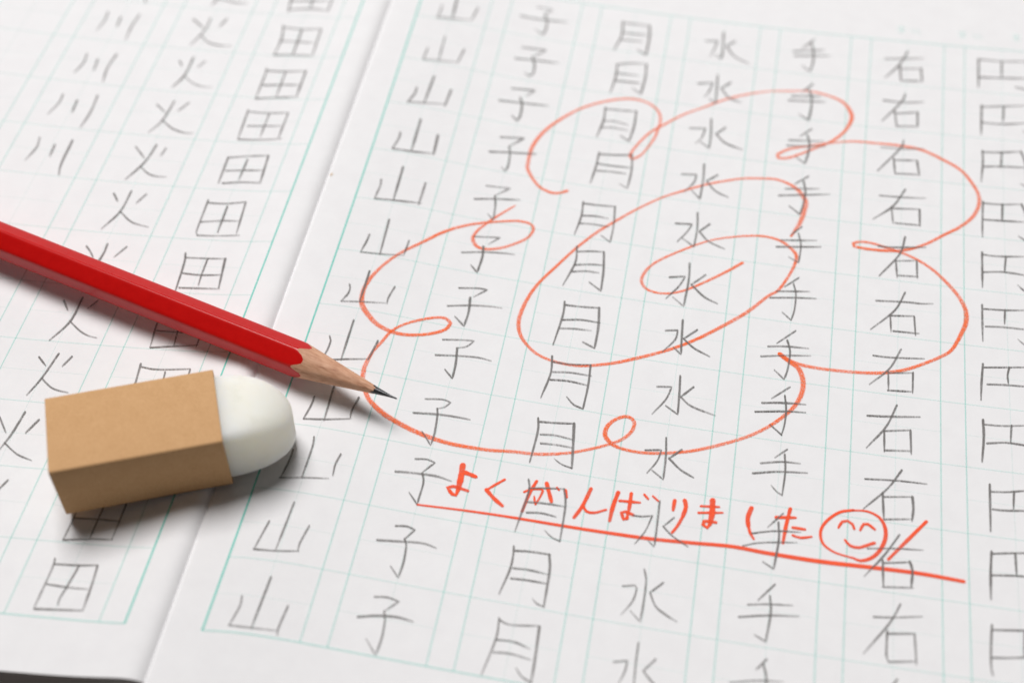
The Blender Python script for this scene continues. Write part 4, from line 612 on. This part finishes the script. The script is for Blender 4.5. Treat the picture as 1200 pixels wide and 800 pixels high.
    mk('wood_cone', vs, fs, mt, root, smooth=True)
    # graphite point
    vs = []; fs = []
    prof = [(-0.004, 0.0), (0.0, 0.006), (0.012, 0.0095), (0.05, K*0.055+0.002), (0.15, K*0.15), (0.25, K*0.25-0.001), (0.34, K*0.34-0.004)]
    NP = 40
    for x, rr in prof:
        for i in range(NP): vs.append(pt(x, max(rr, 0.0004), 2*math.pi*i/NP))
    for k in range(len(prof)-1):
        for i in range(NP):
            a = k*NP+i; b = k*NP+(i+1) % NP
            fs.append((a, b, b+NP, a+NP))
    fs.append(tuple(range(NP-1, -1, -1)))
    mt, nt, b, out = mat('graphite')
    tc = node(nt, 'ShaderNodeTexCoord'); n = node(nt, 'ShaderNodeTexNoise', Scale=4500.0, Detail=3.0)
    nt.links.new(tc.outputs['Object'], n.inputs['Vector'])
    bp = node(nt, 'ShaderNodeBump', Strength=0.3, Distance=0.00006); nt.links.new(n.outputs['Fac'], bp.inputs['Height'])
    nt.links.new(bp.outputs['Normal'], b.inputs['Normal'])
    b.inputs['Base Color'].default_value = (0.07, 0.07, 0.073, 1)
    b.inputs['Metallic'].default_value = 0.65; b.inputs['Roughness'].default_value = 0.33
    mk('graphite_point', vs, fs, mt, root, smooth=True)
pencil()

# ---------------------------------------------------------------- eraser
def eraser():
    X, Y, A, L, W, H = -1.408, -9.529, 0.415, 1.766, 0.961, 0.837
    Z0 = 0.2403
    ca, sa = math.cos(A), math.sin(A)
    def P(x, y, z): return ((X+ca*x-sa*y)*U, (Y+sa*x+ca*y)*U, (Z0+z)*U)
    root = empty('eraser', P(L/2, W/2, 0), 'white eraser with a rounded end in a plain brown card sleeve', 'eraser')
    # card sleeve: a folded band, open at both ends
    T = 0.022
    def band(inset, r):
        pts = []
        cs = [(W-inset-r, H-inset-r, 0), (inset+r, H-inset-r, 90), (inset+r, inset+r, 180), (W-inset-r, inset+r, 270)]
        for cy, cz, a0 in cs:
            for k in range(6):
                a = math.radians(a0+90*k/5)
                pts.append((cy+r*math.cos(a), cz+r*math.sin(a)))
        return pts
    outer = band(0.0, 0.030); inner = band(T, 0.010)
    n = len(outer)
    xs = [0.0, 0.004, 0.25, 0.6, 1.0, 1.4, L-0.004, L]
    vs = []; fs = []
    for ring, inn in ((outer, False), (inner, True)):
        for k, x in enumerate(xs):
            for j, (y, z) in enumerate(ring):
                # the card is not perfectly flat
                t = x/L
                bul = 0.010*math.sin(math.pi*t)
                zz = z-(bul*math.sin(math.pi*min(max(y/W, 0), 1)) if z > H*0.6 else 0)
                e = 0.004 if (not inn and k in (0, len(xs)-1)) else 0
                yy = y+(e if y < W/2 else -e); zz = zz+(e if z < H/2 else -e)
                vs.append(P(x, yy, max(zz, 0.001)))
    NX = len(xs)
    for s, flip in ((0, False), (NX*n, True)):
        for k in range(NX-1):
            for j in range(n):
                a = s+k*n+j; b = s+k*n+(j+1) % n
                q = (a, a+n, b+n, b)
                fs.append(q[::-1] if flip else q)
    for k, flip in ((0, True), (NX-1, False)):
        for j in range(n):
            a = k*n+j; b = k*n+(j+1) % n; c = NX*n+k*n+j; e = NX*n+k*n+(j+1) % n
            q = (a, c, e, b)
            fs.append(q[::-1] if flip else q)
    mt, nt, b, out = mat('kraft_card')
    tc = node(nt, 'ShaderNodeTexCoord')
    n1 = node(nt, 'ShaderNodeTexNoise', Scale=420.0, Detail=5.0, Roughness=0.6)
    n2 = node(nt, 'ShaderNodeTexNoise', Scale=2600.0, Detail=4.0, Roughness=0.7)
    mp = node(nt, 'ShaderNodeMapping'); mp.inputs['Scale'].default_value = (1, 3.2, 1); mp.inputs['Rotation'].default_value = (0, 0, 0.7)
    nt.links.new(tc.outputs['Object'], n1.inputs['Vector']); nt.links.new(tc.outputs['Object'], mp.inputs['Vector']); nt.links.new(mp.outputs['Vector'], n2.inputs['Vector'])
    ad = node(nt, 'ShaderNodeMix', data_type='FLOAT'); ad.inputs['Factor'].default_value = 0.78
    nt.links.new(n1.outputs['Fac'], ad.inputs['A']); nt.links.new(n2.outputs['Fac'], ad.inputs['B'])
    r = ramp(nt, [(0.30, (0.51, 0.285, 0.125)), (0.5, (0.60, 0.350, 0.165)), (0.70, (0.67, 0.41, 0.21))])
    nt.links.new(ad.outputs['Result'], r.inputs['Fac']); nt.links.new(r.outputs['Color'], b.inputs['Base Color'])
    bp = node(nt, 'ShaderNodeBump', Strength=0.25, Distance=0.00006); nt.links.new(n2.outputs['Fac'], bp.inputs['Height'])
    nt.links.new(bp.outputs['Normal'], b.inputs['Normal'])
    b.inputs['Roughness'].default_value = 0.75; b.inputs['Specular IOR Level'].default_value = 0.25
    mk('card_sleeve', vs, fs, mt, root, smooth=True).data.set_sharp_from_angle(angle=math.radians(40))
    # rubber block
    vs = []; fs = []
    NT = 72
    y0, z0 = W/2, H/2
    a0, b0 = W/2-0.026, H/2-0.026
    ext = 0.755
    st = [(0.03, 0.93), (0.045, 0.98), (0.08, 1.0), (0.5, 1.0), (1.2, 1.0), (L-0.05, 1.0)]
    rows = [(x, s, s, 0.0, 0.0) for x, s in st]
    NE = 34
    for k in range(1, NE+1):
        t = math.sin(0.5*math.pi*k/NE)
        x = L-0.03+(ext+0.03)*t
        sw = max(1-t**2.5, 0)**(1/2.25)
        sh = 1-0.46*t**4.5
        rnd = t
        rows.append((x, max(sw, 0.004), sh, rnd, t))
    for x, sw, sh, rnd, t in rows:
        pt_ = 8.0-5.0*min(1.0, rnd*1.1)            # top: from a brick edge to a worn round one
        pb_ = 8.0-2.0*rnd                          # the underside keeps its edge
        worn = 0.10*t**2.2
        shb = 1-(1-sh)*0.22
        for i in range(NT):
            th = 2*math.pi*i/NT
            c, s = math.cos(th), math.sin(th)
            p = pt_ if s >= 0 else pb_
            cy = math.copysign(abs(c)**(2/p), c); cz = math.copysign(abs(s)**(2/p), s)
            zz = z0+b0*(sh if cz > 0 else shb)*cz
            if cz > 0: zz -= worn*cz
            vs.append(P(x, y0+a0*sw*cy, zz))
    for k in range(len(rows)-1):
        for i in range(NT):
            a = k*NT+i; b = k*NT+(i+1) % NT
            fs.append((a, a+NT, b+NT, b))
    fs.append(tuple(range(NT))); e = (len(rows)-1)*NT; fs.append(tuple(e+i for i in range(NT-1, -1, -1)))
    mt, nt, b, out = mat('white_vinyl_rubber')
    tc = node(nt, 'ShaderNodeTexCoord')
    n1 = node(nt, 'ShaderNodeTexNoise', Scale=300.0, Detail=5.0, Roughness=0.6)
    nt.links.new(tc.outputs['Object'], n1.inputs['Vector'])
    r = ramp(nt, [(0.30, (0.79, 0.765, 0.655)), (0.42, (0.845, 0.82, 0.715)), (0.62, (0.86, 0.84, 0.745))])
    nt.links.new(n1.outputs['Fac'], r.inputs['Fac']); nt.links.new(r.outputs['Color'], b.inputs['Base Color'])
    bp = node(nt, 'ShaderNodeBump', Strength=0.15, Distance=0.0001); nt.links.new(n1.outputs['Fac'], bp.inputs['Height'])
    nt.links.new(bp.outputs['Normal'], b.inputs['Normal'])
    b.inputs['Roughness'].default_value = 0.55
    b.inputs['Subsurface Weight'].default_value = 1.0
    b.inputs['Subsurface Radius'].default_value = (1.0, 0.9, 0.7)
    b.inputs['Subsurface Scale'].default_value = 0.012
    mk('rubber_block', vs, fs, mt, root, smooth=True)
eraser()
